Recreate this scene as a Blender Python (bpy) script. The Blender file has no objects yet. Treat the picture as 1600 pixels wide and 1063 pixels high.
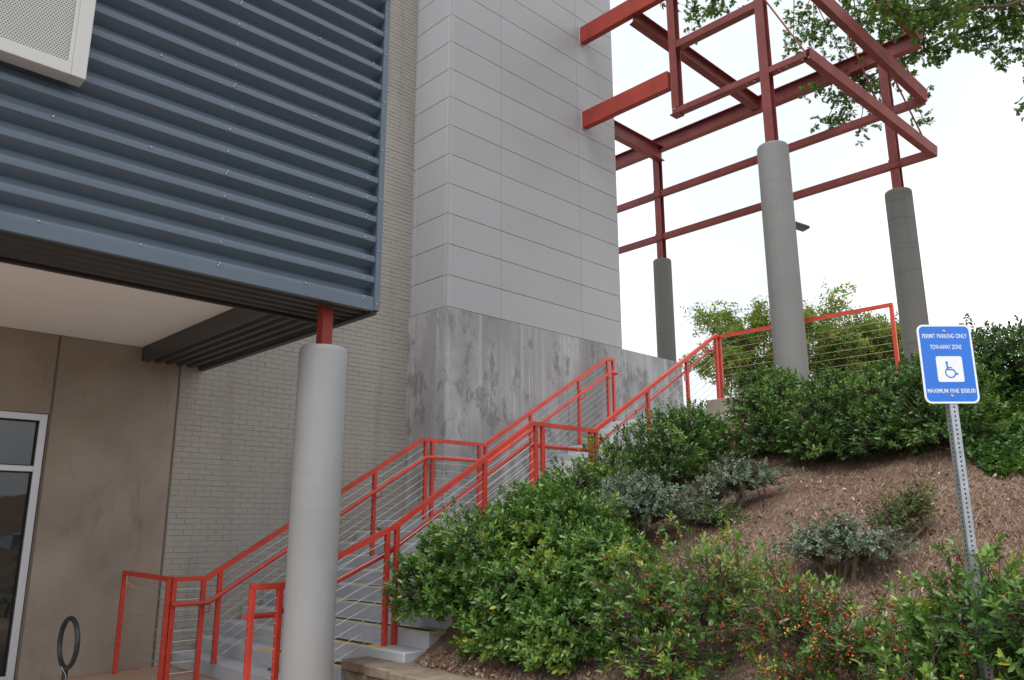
import bpy, math, random
import numpy as np
from mathutils import Vector, Matrix

R = math.radians
scene = bpy.context.scene
col = scene.collection
rng = np.random.default_rng(7)
random.seed(7)

# ------------------------------------------------------------------ camera
EYE = Vector((0, 0, 1.55))
YAW, PITCH, ROLL = R(45.83), R(13.33), R(-0.194)
fw = Vector((math.cos(PITCH) * math.cos(YAW), math.cos(PITCH) * math.sin(YAW), math.sin(PITCH)))
rt = Vector((math.sin(YAW), -math.cos(YAW), 0))
up = rt.cross(fw)
rt, up = rt * math.cos(ROLL) + up * math.sin(ROLL), up * math.cos(ROLL) - rt * math.sin(ROLL)
cam = bpy.data.objects.new('camera', bpy.data.cameras.new('camera'))
col.objects.link(cam)
cam.data.sensor_width = 36
cam.data.lens = 1250 / 1600 * 36
cam.data.clip_start = 0.05
cam.data.clip_end = 2000
cam.matrix_world = Matrix(((rt.x, up.x, -fw.x, EYE.x), (rt.y, up.y, -fw.y, EYE.y), (rt.z, up.z, -fw.z, EYE.z), (0, 0, 0, 1)))
scene.camera = cam

# ------------------------------------------------------------------ sky, sun, exposure
SUN_EL, SUN_AZ = R(58), R(192)          # azimuth of the sun measured from +X towards +Y
world = bpy.data.worlds.new('World')
scene.world = world
world.use_nodes = True
wn, wl = world.node_tree.nodes, world.node_tree.links
bg = wn['Background']
sky = wn.new('ShaderNodeTexSky')
sky.sky_type = 'NISHITA'
sky.sun_disc = False
sky.sun_elevation = SUN_EL
sky.sun_rotation = R(90) - SUN_AZ
sky.dust_density = 4.0
hs = wn.new('ShaderNodeHueSaturation')
hs.inputs['Saturation'].default_value = 0.35
wl.new(sky.outputs['Color'], hs.inputs['Color'])
# even cloud cover over the blue
tc = wn.new('ShaderNodeTexCoord')
cn = wn.new('ShaderNodeTexNoise')
cn.inputs['Scale'].default_value = 1.7
cn.inputs['Detail'].default_value = 5
wl.new(tc.outputs['Generated'], cn.inputs['Vector'])
cr = wn.new('ShaderNodeValToRGB')
cr.color_ramp.elements[0].position = 0.40
cr.color_ramp.elements[0].color = (5.3, 5.6, 6.0, 1)
cr.color_ramp.elements[1].position = 0.68
cr.color_ramp.elements[1].color = (10.9, 11.0, 11.1, 1)
wl.new(cn.outputs['Fac'], cr.inputs['Fac'])
mx = wn.new('ShaderNodeMix')
mx.data_type = 'RGBA'
mx.inputs['Factor'].default_value = 0.86
wl.new(hs.outputs['Color'], mx.inputs[6])
wl.new(cr.outputs['Color'], mx.inputs[7])
wl.new(mx.outputs[2], bg.inputs['Color'])
bg.inputs['Strength'].default_value = 0.115

sun = bpy.data.objects.new('sun', bpy.data.lights.new('sun', 'SUN'))
col.objects.link(sun)
sun.data.energy = 1.4
sun.data.angle = R(40)
sun.data.color = (1, 0.97, 0.93)
sd = Vector((math.cos(SUN_EL) * math.cos(SUN_AZ), math.cos(SUN_EL) * math.sin(SUN_AZ), math.sin(SUN_EL)))
sun.rotation_euler = sd.to_track_quat('Z', 'Y').to_euler()
sun.location = (0, 0, 30)

scene.view_settings.view_transform = 'Standard'
scene.view_settings.look = 'None'
scene.view_settings.gamma = 1
scene.view_settings.exposure = 0.77
scene.view_settings.use_curve_mapping = False
scene.cycles.max_bounces = 7
scene.cycles.diffuse_bounces = 4
scene.cycles.use_denoising = True


# ------------------------------------------------------------------ materials
class NT:
    def __init__(s, name):
        s.m = bpy.data.materials.new(name)
        s.m.use_nodes = True
        s.n, s.l = s.m.node_tree.nodes, s.m.node_tree.links
        s.b = s.n['Principled BSDF']
        g = s.n.new('ShaderNodeNewGeometry')
        s.pos = g.outputs['Position']
        s.geo = g

    def noise(s, scale, detail=4, stretch=(1, 1, 1), rough=0.55, off=(0, 0, 0), vec=None):
        mp = s.n.new('ShaderNodeMapping')
        mp.inputs['Scale'].default_value = stretch
        mp.inputs['Location'].default_value = off
        s.l.new(vec or s.pos, mp.inputs['Vector'])
        n = s.n.new('ShaderNodeTexNoise')
        n.inputs['Scale'].default_value = scale
        n.inputs['Detail'].default_value = detail
        n.inputs['Roughness'].default_value = rough
        s.l.new(mp.outputs[0], n.inputs['Vector'])
        return n.outputs['Fac']

    def ramp(s, fac, stops):
        r = s.n.new('ShaderNodeValToRGB')
        e = r.color_ramp.elements
        while len(e) < len(stops):
            e.new(0.5)
        for el, (p, c) in zip(e, stops):
            el.position = p
            el.color = (c, c, c, 1) if isinstance(c, (int, float)) else (*c, 1)
        s.l.new(fac, r.inputs['Fac'])
        return r.outputs['Color']

    def mix(s, a, b, fac, mode='MIX'):
        m = s.n.new('ShaderNodeMix')
        m.data_type = 'RGBA'
        m.blend_type = mode
        for sock, v in ((m.inputs[0], fac), (m.inputs[6], a), (m.inputs[7], b)):
            if isinstance(v, (int, float)):
                sock.default_value = v
            elif isinstance(v, tuple):
                sock.default_value = (*v, 1)
            else:
                s.l.new(v, sock)
        return m.outputs[2]

    def rand(s):
        o = s.n.new('ShaderNodeObjectInfo')
        return o.outputs['Random']

    def bump(s, h, strength=0.3, dist=0.01):
        b = s.n.new('ShaderNodeBump')
        b.inputs['Strength'].default_value = strength
        b.inputs['Distance'].default_value = dist
        s.l.new(h, b.inputs['Height'])
        s.l.new(b.outputs[0], s.b.inputs['Normal'])

    def done(s, color, rough=0.6, spec=0.5, metal=0.0):
        if isinstance(color, tuple):
            s.b.inputs['Base Color'].default_value = (*color, 1)
        else:
            s.l.new(color, s.b.inputs['Base Color'])
        if isinstance(rough, (int, float)):
            s.b.inputs['Roughness'].default_value = rough
        else:
            s.l.new(rough, s.b.inputs['Roughness'])
        s.b.inputs['Specular IOR Level'].default_value = spec
        s.b.inputs['Metallic'].default_value = metal
        return s.m


def sc3(c, k):
    return tuple(min(1, x * k) for x in c)


def paint(name, c, rough=0.45, var=0.12, scale=2.5, spec=0.4, rnd=0.0, dirt=0.0, bumps=0.0, bscale=60, metal=0.0):
    t = NT(name)
    cc = t.ramp(t.noise(scale, 5), [(0.3, sc3(c, 1 - var)), (0.7, sc3(c, 1 + var))])
    if rnd:
        cc = t.mix(cc, t.ramp(t.rand(), [(0, 1 - rnd), (1, 1.0)]), 1.0, 'MULTIPLY')
    if dirt:
        cc = t.mix(cc, sc3(c, 0.45), t.ramp(t.noise(1.3, 6, (3, 3, 0.35)), [(0.52, 0.0), (0.8, dirt)]))
    if bumps:
        t.bump(t.noise(bscale, 3), bumps, 0.004)
    return t.done(cc, rough, spec, metal)


M = {}
M['panel'] = paint('grey_cladding', (0.322, 0.327, 0.337), 0.45, 0.03, 0.9, 0.3, rnd=0.06, dirt=0.04)
M['panel_gap'] = paint('cladding_gap', (0.05, 0.05, 0.05), 0.8)
M['blue'] = paint('slate_blue_metal', (0.076, 0.106, 0.142), 0.40, 0.06, 1.2, 0.4, dirt=0.15)
M['blue_trim'] = paint('slate_blue_trim', (0.073, 0.102, 0.136), 0.38, 0.05, 1.2, 0.45)
M['under'] = paint('dark_soffit_metal', (0.050, 0.049, 0.048), 0.45, 0.12, 2.0, 0.4)
M['soffit'] = paint('white_soffit', (0.86, 0.86, 0.85), 0.8, 0.02, 0.5)
M['screw'] = paint('screw_metal', (0.22, 0.26, 0.31), 0.35, 0.05, metal=0.4)
M['box_frame'] = paint('pale_box_frame', (0.50, 0.50, 0.48), 0.45, 0.04)
M['rail'] = paint('red_rail_paint', (0.52, 0.050, 0.030), 0.40, 0.16, 5.0, 0.45, dirt=0.28, bumps=0.08, bscale=80)
M['steel_red'] = paint('red_oxide_steel', (0.275, 0.040, 0.028), 0.55, 0.16, 2.5, 0.22, dirt=0.35)
M['steel_maroon'] = paint('maroon_steel', (0.165, 0.034, 0.030), 0.5, 0.22, 3.5, 0.3, dirt=0.4)
M['cable'] = paint('steel_cable', (0.62, 0.61, 0.58), 0.3, 0.1, 20, 0.5, metal=0.7)


def column_mat(name, c, seam, streak, rough):
    t = NT(name)
    k = t.ramp(t.noise(2.2, 6), [(0.3, sc3(c, 0.95)), (0.7, sc3(c, 1.05))])
    k = t.mix(k, sc3(c, 0.62), t.ramp(t.noise(2.0, 6, (4.5, 4.5, 0.12), rough=0.65), [(0.52, 0.0), (0.78, streak)]))
    k = t.mix(k, sc3(c, 1.3), t.ramp(t.noise(3.0, 5, (5, 5, 0.25), off=(3, 8, 1)), [(0.62, 0.0), (0.8, streak * 0.7)]))
    k = t.mix(k, sc3(c, 0.72), t.ramp(t.noise(2.6, 3, (0.15, 0.15, 2.2), off=(9, 1, 3)), [(0.60, 0.0), (0.66, seam)]))
    k = t.mix(k, sc3(c, 0.45), t.ramp(t.noise(46, 2, off=(1, 1, 1)), [(0.70, 0.0), (0.76, 0.45)]))
    t.bump(t.noise(9, 7, rough=0.7), 0.12, 0.008)
    return t.done(k, rough, 0.3)


M['col_pale'] = column_mat('pale_painted_column', (0.287, 0.293, 0.296), 0.10, 0.22, 0.55)
M['col_mid'] = column_mat('grey_painted_column', (0.180, 0.181, 0.178), 0.22, 0.35, 0.7)
M['col_raw'] = column_mat('raw_concrete_column', (0.118, 0.119, 0.110), 0.5, 0.5, 0.85)
M['step'] = paint('grey_painted_step', (0.44, 0.457, 0.485), 0.55, 0.10, 3.0, 0.3, dirt=0.25, bumps=0.15)
M['tape_black'] = paint('black_grip_tape', (0.02, 0.02, 0.02), 0.85, 0.2, 20)
M['tape_yellow'] = paint('yellow_tape', (0.62, 0.43, 0.035), 0.6, 0.25, 9)
M['alu'] = paint('pale_aluminium_frame', (0.55, 0.565, 0.60), 0.32, 0.03, spec=0.5, metal=0.25)
M['rubber'] = paint('black_gasket', (0.012, 0.012, 0.014), 0.6)
M['black_tube'] = paint('black_powder_coat', (0.018, 0.018, 0.019), 0.38, 0.2)
M['galv'] = paint('galvanised_steel', (0.42, 0.45, 0.48), 0.36, 0.16, 14, 0.5, metal=0.7)
M['bolt'] = paint('bolt_steel', (0.5, 0.5, 0.5), 0.3, metal=0.9)
M['sign_blue'] = paint('sign_blue', (0.022, 0.165, 0.64), 0.4, 0.02, spec=0.5)
M['sign_white'] = paint('sign_white', (0.80, 0.82, 0.85), 0.4, 0.01, spec=0.5)
M['cap'] = paint('tan_cap_stone', (0.25, 0.20, 0.155), 0.9, 0.28, 9, 0.2, rnd=0.15, bumps=0.6, bscale=90)
M['block'] = paint('tan_wall_block', (0.28, 0.225, 0.16), 0.95, 0.3, 12, 0.2, rnd=0.15, bumps=0.9, bscale=70)
M['cheek'] = paint('tan_concrete', (0.27, 0.24, 0.20), 0.9, 0.15, 3, 0.2, bumps=0.3)
M['bark'] = paint('brown_bark', (0.075, 0.055, 0.04), 0.95, 0.35, 12, 0.1, bumps=0.9, bscale=30)
M['twig'] = paint('grey_twig', (0.13, 0.10, 0.075), 0.9, 0.3, 20, 0.1)
M['lamp'] = paint('dark_lamp_metal', (0.035, 0.035, 0.035), 0.5)
M['string'] = paint('white_cord', (0.7, 0.7, 0.66), 0.8)
M['ribbon'] = paint('yellow_ribbon', (0.7, 0.55, 0.08), 0.7)
M['asphalt'] = paint('asphalt', (0.10, 0.10, 0.10), 0.9, 0.2, 30, 0.2, bumps=0.5, bscale=120)
M['dark_room'] = paint('dim_interior', (0.10, 0.10, 0.095), 0.9)

# pale concrete walk, stained by red clay near the wall
t = NT('stained_walk')
c1 = t.ramp(t.noise(1.6, 6), [(0.3, (0.38, 0.34, 0.29)), (0.7, (0.50, 0.465, 0.42))])
c1 = t.mix(c1, (0.42, 0.20, 0.10), t.ramp(t.noise(0.55, 5, off=(1.2, 3.1, 0)), [(0.42, 0.0), (0.60, 0.7)]))
t.bump(t.noise(90, 3), 0.25, 0.003)
M['walk'] = t.done(c1, 0.85, 0.25)

# weathered board-formed concrete with runs and patches of grime
t = NT('weathered_concrete')
b0 = t.ramp(t.noise(0.8, 7), [(0.3, (0.215, 0.213, 0.210)), (0.7, (0.305, 0.307, 0.312))])
b0 = t.mix(b0, (0.42, 0.425, 0.44), t.ramp(t.noise(1.1, 6, (1.0, 1.0, 0.55), off=(2.2, 0, 0.4)), [(0.46, 0.0), (0.62, 0.65)]))
b0 = t.mix(b0, (0.40, 0.40, 0.40), t.ramp(t.noise(1.5, 5, (4.2, 4.2, 0.13)), [(0.5, 0.0), (0.66, 0.6)]))
b0 = t.mix(b0, (0.185, 0.180, 0.168), t.ramp(t.noise(1.5, 5, (3.0, 3.0, 0.10), off=(7, 2, 0)), [(0.50, 0.0), (0.70, 0.6)]))
blot = t.ramp(t.noise(3.0, 9, (1.0, 1.0, 0.55), rough=0.74, off=(3, 1, 2)), [(0.535, 0.0), (0.60, 0.62)])
b0 = t.mix(b0, (0.125, 0.127, 0.127), blot)
b0 = t.mix(b0, (0.52, 0.52, 0.51), t.ramp(t.noise(2.2, 8, (6, 6, 0.3), rough=0.7, off=(5, 5, 9)), [(0.62, 0.0), (0.66, 0.6)]))
t.bump(t.noise(14, 8, rough=0.7), 0.25, 0.01)
M['conc'] = t.done(b0, 0.85, 0.25)

# brown sealed concrete around the window
t = NT('brown_concrete')
b1 = t.ramp(t.noise(1.1, 8, rough=0.62), [(0.28, (0.225, 0.180, 0.140)), (0.55, (0.305, 0.252, 0.203)), (0.75, (0.355, 0.305, 0.252))])
b1 = t.mix(b1, (0.15, 0.118, 0.092), t.ramp(t.noise(2.4, 7, (1.6, 1.6, 0.5), rough=0.7, off=(4, 0, 1)), [(0.56, 0.0), (0.72, 0.5)]))
b1 = t.mix(b1, (0.30, 0.27, 0.235), t.ramp(t.noise(3.0, 6, (2.6, 2.6, 0.4), off=(2, 9, 4)), [(0.62, 0.0), (0.74, 0.35)]))
t.bump(t.noise(22, 6), 0.15, 0.006)
M['brown'] = t.done(b1, 0.75, 0.3)
M['joint'] = paint('dark_joint', (0.15, 0.118, 0.092), 0.9)

# painted brick
t = NT('painted_brick')
b2 = t.ramp(t.noise(0.7, 6), [(0.3, (0.300, 0.276, 0.246)), (0.7, (0.358, 0.332, 0.298))])
b2 = t.mix(b2, t.ramp(t.rand(), [(0, 0.955), (1, 1.0)]), 1.0, 'MULTIPLY')
b2 = t.mix(b2, (0.14, 0.115, 0.09), t.ramp(t.noise(1.3, 6, (3, 3, 0.25), off=(1, 4, 0)), [(0.56, 0.0), (0.8, 0.4)]))
t.bump(t.noise(40, 4), 0.35, 0.004)
M['brick'] = t.done(b2, 0.7, 0.3)
M['mortar'] = paint('painted_mortar', (0.290, 0.267, 0.238), 0.85, 0.12, 3)

# perforated sheet: staggered dark holes as printed pattern
t = NT('perforated_sheet')
sep = t.n.new('ShaderNodeSeparateXYZ')
t.l.new(t.pos, sep.inputs[0])


def mth(op, a, b=None):
    m = t.n.new('ShaderNodeMath')
    m.operation = op
    for i, v in enumerate((a, b)):
        if v is None:
            continue
        if isinstance(v, (int, float)):
            m.inputs[i].default_value = v
        else:
            t.l.new(v, m.inputs[i])
    return m.outputs[0]


PX = 0.0195
u = mth('DIVIDE', sep.outputs['X'], PX)
v = mth('DIVIDE', sep.outputs['Z'], PX * 0.866)
row = mth('FLOOR', v)
u2 = mth('ADD', u, mth('MULTIPLY', mth('MODULO', row, 2.0), 0.5))
du = mth('SUBTRACT', mth('FRACT', u2), 0.5)
dv = mth('SUBTRACT', mth('FRACT', v), 0.5)
d = mth('SQRT', mth('ADD', mth('MULTIPLY', du, du), mth('MULTIPLY', dv, dv)))
hole = mth('LESS_THAN', d, 0.30)
M['perf'] = t.done(t.mix((0.46, 0.455, 0.44), (0.05, 0.05, 0.05), hole), 0.6, 0.3)

# window glass
t = NT('dark_window_glass')
M['glass'] = t.done((0.012, 0.016, 0.016), 0.02, 0.75)

# soil and pine straw
t = NT('mulch_soil')
s0 = t.ramp(t.noise(2.0, 8, rough=0.7), [(0.3, (0.15, 0.083, 0.055)), (0.55, (0.23, 0.150, 0.108)), (0.75, (0.31, 0.228, 0.175))])
s0 = t.mix(s0, (0.36, 0.29, 0.235), t.ramp(t.noise(38, 6, rough=0.75), [(0.52, 0.0), (0.68, 0.55)]))
t.bump(t.noise(30, 8, rough=0.75), 0.9, 0.03)
M['soil'] = t.done(s0, 0.95, 0.1)


def leafmat(name, stops, trans=0.25, rough=0.4, spec=0.4, dirtc=None):
    t = NT(name)
    a = t.n.new('ShaderNodeAttribute')
    a.attribute_name = 'rnd'
    c = t.ramp(a.outputs['Fac'], stops)
    m = t.done(c, rough, spec)
    tr = t.n.new('ShaderNodeBsdfTranslucent')
    t.l.new(t.mix(c, (1.0, 1.0, 0.35), 1.0, 'MULTIPLY'), tr.inputs['Color'])
    ms = t.n.new('ShaderNodeMixShader')
    ms.inputs[0].default_value = trans
    t.l.new(t.b.outputs[0], ms.inputs[1])
    t.l.new(tr.outputs[0], ms.inputs[2])
    t.l.new(ms.outputs[0], t.n['Material Output'].inputs['Surface'])
    return m


M['holly'] = leafmat('holly_leaf', [(0.0, (0.030, 0.075, 0.014)), (0.40, (0.070, 0.160, 0.028)), (0.75, (0.125, 0.245, 0.042)), (0.95, (0.190, 0.320, 0.065)), (1.0, (0.45, 0.38, 0.04))], 0.30, 0.28, 0.6)
M['hedge'] = leafmat('hedge_leaf', [(0.0, (0.034, 0.080, 0.018)), (0.45, (0.072, 0.154, 0.032)), (0.85, (0.135, 0.245, 0.050)), (1.0, (0.26, 0.32, 0.06))], 0.3, 0.32, 0.5)
M['sage'] = leafmat('grey_green_leaf', [(0.0, (0.060, 0.098, 0.062)), (0.5, (0.135, 0.190, 0.130)), (1.0, (0.24, 0.29, 0.21))], 0.15, 0.6, 0.25)
M['light_leaf'] = leafmat('light_green_leaf', [(0.0, (0.06, 0.10, 0.03)), (0.6, (0.13, 0.18, 0.06)), (1.0, (0.26, 0.26, 0.08))], 0.3, 0.5, 0.3)
M['ivy'] = leafmat('ivy_leaf', [(0.0, (0.025, 0.065, 0.015)), (0.6, (0.065, 0.15, 0.032)), (1.0, (0.15, 0.25, 0.055))], 0.22, 0.4, 0.4)
M['oak'] = leafmat('oak_leaf', [(0.0, (0.045, 0.095, 0.028)), (0.6, (0.095, 0.175, 0.050)), (1.0, (0.17, 0.25, 0.07))], 0.58, 0.45, 0.35)
M['locust'] = leafmat('yellow_green_leaf', [(0.0, (0.09, 0.17, 0.035)), (0.55, (0.17, 0.26, 0.06)), (0.88, (0.29, 0.31, 0.075)), (0.93, (0.40, 0.25, 0.10)), (1.0, (0.42, 0.17, 0.09))], 0.5, 0.5, 0.3)
M['litter'] = leafmat('pine_straw', [(0.0, (0.15, 0.088, 0.062)), (0.5, (0.29, 0.205, 0.155)), (0.85, (0.40, 0.31, 0.245)), (1.0, (0.54, 0.46, 0.38))], 0.05, 0.9, 0.1)
M['dead'] = leafmat('dead_leaf', [(0.0, (0.14, 0.075, 0.042)), (0.7, (0.30, 0.205, 0.135)), (1.0, (0.56, 0.46, 0.35))], 0.1, 0.8, 0.1)
M['berry'] = leafmat('red_berry', [(0.0, (0.32, 0.02, 0.015)), (0.6, (0.50, 0.06, 0.02)), (0.9, (0.60, 0.20, 0.04)), (1.0, (0.62, 0.33, 0.07))], 0.05, 0.3, 0.5)


# ------------------------------------------------------------------ mesh helpers
class MB:
    def __init__(s):
        s.V, s.F = [], []

    def add(s, vs, fs):
        b = len(s.V)
        s.V += [tuple(v) for v in vs]
        s.F += [tuple(b + i for i in f) for f in fs]
        return s

    def box(s, lo, hi, c=0.0):
        lo, hi = [min(a, b) for a, b in zip(lo, hi)], [max(a, b) for a, b in zip(lo, hi)]
        if c <= 0:
            vs = [(x, y, z) for x in (lo[0], hi[0]) for y in (lo[1], hi[1]) for z in (lo[2], hi[2])]
            return s.add(vs, [(0, 1, 3, 2), (4, 6, 7, 5), (0, 4, 5, 1), (2, 3, 7, 6), (0, 2, 6, 4), (1, 5, 7, 3)])
        return s.cbox(Vector(((lo[0] + hi[0]) / 2, (lo[1] + hi[1]) / 2, (lo[2] + hi[2]) / 2)), Vector((1, 0, 0)), Vector((0, 1, 0)), Vector((0, 0, 1)),
                      [(hi[i] - lo[i]) / 2 for i in range(3)], c)

    def cbox(s, o, ax, ay, az, h, c):
        idx, vs = {}, []
        for sx in (-1, 1):
            for sy in (-1, 1):
                for sz in (-1, 1):
                    for k in range(3):
                        hh = [h[i] - (c if i != k else 0) for i in range(3)]
                        idx[(sx, sy, sz, k)] = len(vs)
                        vs.append(o + ax * sx * hh[0] + ay * sy * hh[1] + az * sz * hh[2])
        g = lambda S, k: idx[(S[0], S[1], S[2], k)]
        fs = []
        for k in range(3):
            a, b = (k + 1) % 3, (k + 2) % 3
            for sg in (-1, 1):
                q = []
                for da, db in ((-1, -1), (1, -1), (1, 1), (-1, 1)):
                    S = [0, 0, 0]
                    S[k], S[a], S[b] = sg, da, db
                    q.append(g(S, k))
                fs.append(q if sg > 0 else q[::-1])
            for da in (-1, 1):
                for db in (-1, 1):
                    S0, S1 = [0] * 3, [0] * 3
                    S0[k], S1[k] = -1, 1
                    S0[a] = S1[a] = da
                    S0[b] = S1[b] = db
                    q = [g(S0, a), g(S1, a), g(S1, b), g(S0, b)]
                    fs.append(q if da * db < 0 else q[::-1])
        for sx in (-1, 1):
            for sy in (-1, 1):
                for sz in (-1, 1):
                    q = [g((sx, sy, sz), k) for k in range(3)]
                    fs.append(q if sx * sy * sz > 0 else q[::-1])
        return s.add(vs, fs)

    def bar(s, p0, p1, w, h, upv=(0, 0, 1), c=0.0):
        p0, p1 = Vector(p0), Vector(p1)
        d = p1 - p0
        L = d.length
        d.normalize()
        side = d.cross(Vector(upv)).normalized()
        u_ = side.cross(d)
        return s.cbox((p0 + p1) / 2, d, side * -1, u_, (L / 2, w / 2, h / 2), max(c, 1e-4))

    def extrude(s, prof, p0, p1, upv=(0, 0, 1)):
        p0, p1 = Vector(p0), Vector(p1)
        d = (p1 - p0).normalized()
        side = d.cross(Vector(upv)).normalized()
        u_ = side.cross(d)
        n = len(prof)
        vs = [p0 + side * a + u_ * b for a, b in prof] + [p1 + side * a + u_ * b for a, b in prof]
        fs = [(i, (i + 1) % n, n + (i + 1) % n, n + i) for i in range(n)]
        fs += [tuple(range(n))[::-1], tuple(range(n, 2 * n))]
        return s.add(vs, fs)

    def ibeam(s, p0, p1, H, W, tf=0.014, tw=0.010, upv=(0, 0, 1)):
        a, b, h = W / 2, tw / 2, H / 2
        return s.extrude([(-a, -h), (a, -h), (a, -h + tf), (b, -h + tf), (b, h - tf), (a, h - tf), (a, h), (-a, h), (-a, h - tf), (-b, h - tf), (-b, -h + tf), (-a, -h + tf)], p0, p1, upv)

    def channel(s, p0, p1, H, W, tk=0.012, upv=(0, 0, 1), flip=1):
        a, h = W / 2 * flip, H / 2
        k = tk * flip
        return s.extrude([(-a, -h), (a, -h), (a, -h + tk), (-a + k, -h + tk), (-a + k, h - tk), (a, h - tk), (a, h), (-a, h)], p0, p1, upv)

    def sweep(s, prof, pts, side=None, closed=False):
        """profile (a along side, b along normal) swept with mitred corners"""
        P = [Vector(p) for p in pts]
        n, m = len(P), len(prof)
        rings = []
        sd_ = None
        for i in range(n):
            if closed:
                t0, t1 = (P[i] - P[i - 1]).normalized(), (P[(i + 1) % n] - P[i]).normalized()
            else:
                t0 = (P[i] - P[i - 1]).normalized() if i else (P[1] - P[0]).normalized()
                t1 = (P[i + 1] - P[i]).normalized() if i < n - 1 else t0
            tg = (t0 + t1).normalized()
            if side is not None:
                sv = Vector(side)
                sv = (sv - tg * sv.dot(tg)).normalized()
            elif sd_ is None:
                ref = Vector((0, 0, 1)) if abs(tg.z) < 0.9 else Vector((1, 0, 0))
                sv = tg.cross(ref).normalized()
            else:
                sv = (sd_ - tg * sd_.dot(tg)).normalized()
            sd_ = sv
            nv = sv.cross(tg)
            k = 1 / max(0.5, tg.dot(t1))
            bend = (t1 - t0)
            bn = bend.normalized() if bend.length > 1e-5 else None
            ring = []
            for a, b in prof:
                o = sv * a + nv * b
                if bn is not None:
                    o = o + bn * (o.dot(bn) * (k - 1))
                ring.append(P[i] + o)
            rings.append(ring)
        vs = [v for r in rings for v in r]
        fs = []
        for i in range(n if closed else n - 1):
            j = (i + 1) % n
            for q in range(m):
                q2 = (q + 1) % m
                fs.append((i * m + q, i * m + q2, j * m + q2, j * m + q))
        if not closed:
            fs += [tuple(range(m))[::-1], tuple((n - 1) * m + q for q in range(m))]
        return s.add(vs, fs)

    def tube(s, pts, r, n=10, closed=False, side=None):
        return s.sweep([(r * math.cos(2 * math.pi * i / n), r * math.sin(2 * math.pi * i / n)) for i in range(n)], pts, side, closed)

    def cone(s, p0, p1, r0, r1, n=6):
        p0, p1 = Vector(p0), Vector(p1)
        d = (p1 - p0).normalized()
        a = d.cross(Vector((0, 0, 1)) if abs(d.z) < 0.9 else Vector((1, 0, 0))).normalized()
        b = a.cross(d)
        vs = []
        for p, r in ((p0, r0), (p1, r1)):
            vs += [p + (a * math.cos(2 * math.pi * i / n) + b * math.sin(2 * math.pi * i / n)) * r for i in range(n)]
        fs = [(i, (i + 1) % n, n + (i + 1) % n, n + i) for i in range(n)]
        fs += [tuple(range(n))[::-1], tuple(range(n, 2 * n))]
        return s.add(vs, fs)

    def lathe(s, c, prof, n=40):
        """prof: list of (r, z) from bottom to top, vertical axis at c"""
        m = len(prof)
        vs = [(c[0] + r * math.cos(2 * math.pi * i / n), c[1] + r * math.sin(2 * math.pi * i / n), z) for i in range(n) for r, z in prof]
        fs = [(i * m + q, ((i + 1) % n) * m + q, ((i + 1) % n) * m + q + 1, i * m + q + 1) for i in range(n) for q in range(m - 1)]
        fs += [tuple(i * m for i in range(n))[::-1], tuple(i * m + m - 1 for i in range(n))]
        return s.add(vs, fs)

    def mesh(s, name, mat, smooth=None):
        me = bpy.data.meshes.new(name)
        me.from_pydata(s.V, [], s.F)
        me.materials.append(mat)
        if smooth is not None:
            me.polygons.foreach_set('use_smooth', [True] * len(me.polygons))
            me.set_sharp_from_angle(angle=R(smooth))
        me.update()
        return me

    def build(s, name, mat, parent=None, smooth=None, **tags):
        return link(name, s.mesh(name, mat, smooth), parent, **tags)


def link(name, data, parent=None, loc=None, **tags):
    o = bpy.data.objects.new(name, data)
    col.objects.link(o)
    if parent is not None:
        o.parent = parent
        o.matrix_parent_inverse = Matrix.Translation(-parent.location) if parent.type == 'EMPTY' or True else Matrix()
    if loc is not None:
        o.location = loc
    for k, v in tags.items():
        o[k] = v
    return o


def thing(name, label, category, loc=(0, 0, 0), group=None):
    o = bpy.data.objects.new(name, None)
    col.objects.link(o)
    o.location = loc
    o.empty_display_size = 0.2
    o['label'] = label
    o['category'] = category
    if group:
        o['group'] = group
    bpy.context.view_layer.update()
    return o


def npmesh(name, V, F, mat, rnd=None, smooth=False):
    V = np.asarray(V, np.float32).reshape(-1, 3)
    F = np.asarray(F, np.int32)
    k = F.shape[1]
    me = bpy.data.meshes.new(name)
    me.vertices.add(len(V))
    me.vertices.foreach_set('co', V.ravel())
    me.loops.add(F.size)
    me.loops.foreach_set('vertex_index', F.ravel())
    me.polygons.add(len(F))
    me.polygons.foreach_set('loop_start', np.arange(0, F.size, k, dtype=np.int32))
    me.polygons.foreach_set('loop_total', np.full(len(F), k, np.int32))
    if smooth:
        me.polygons.foreach_set('use_smooth', np.ones(len(F), bool))
    if rnd is not None:
        at = me.attributes.new('rnd', 'FLOAT', 'FACE')
        at.data.foreach_set('value', np.asarray(rnd, np.float32))
    me.materials.append(mat)
    me.update(calc_edges=True)
    return me


def norm(a):
    return a / np.maximum(np.linalg.norm(a, axis=-1, keepdims=True), 1e-9)


# ------------------------------------------------------------------ main levels of the place (metres)
YW = 10.07            # brick and brown concrete wall plane
XT, XT2, YT = 7.48, 11.78, 9.13    # cladding tower: left face, right end, front face
YB, XB, ZB, ZB2 = 6.155, 4.20, 3.565, 6.97   # blue metal volume: front face, right end, underside, top
RISE, RUN = 0.1535, 0.278
X0 = 4.13             # first nosing
XU = 8.20             # first nosing of the upper flight
ZL = 11 * RISE        # landing
ZT = 22 * RISE        # top level
YF, YN = 8.87, 6.75   # the two railings
YS = 6.25             # near end of the steps


def terrain(x, y):
    h = np.maximum(0.355, 0.36 + 0.49 * (x - 4.75))
    h = np.minimum(h, 3.36)
    bumpy = 0.045 * np.sin(2.1 * x + 1.3 * y) + 0.03 * np.sin(3.7 * y - 1.9 * x + 1) + 0.015 * np.sin(7.3 * x + 5.1 * y)
    return h + bumpy * np.clip((x - 4.75) / 0.6, 0, 1)


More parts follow.
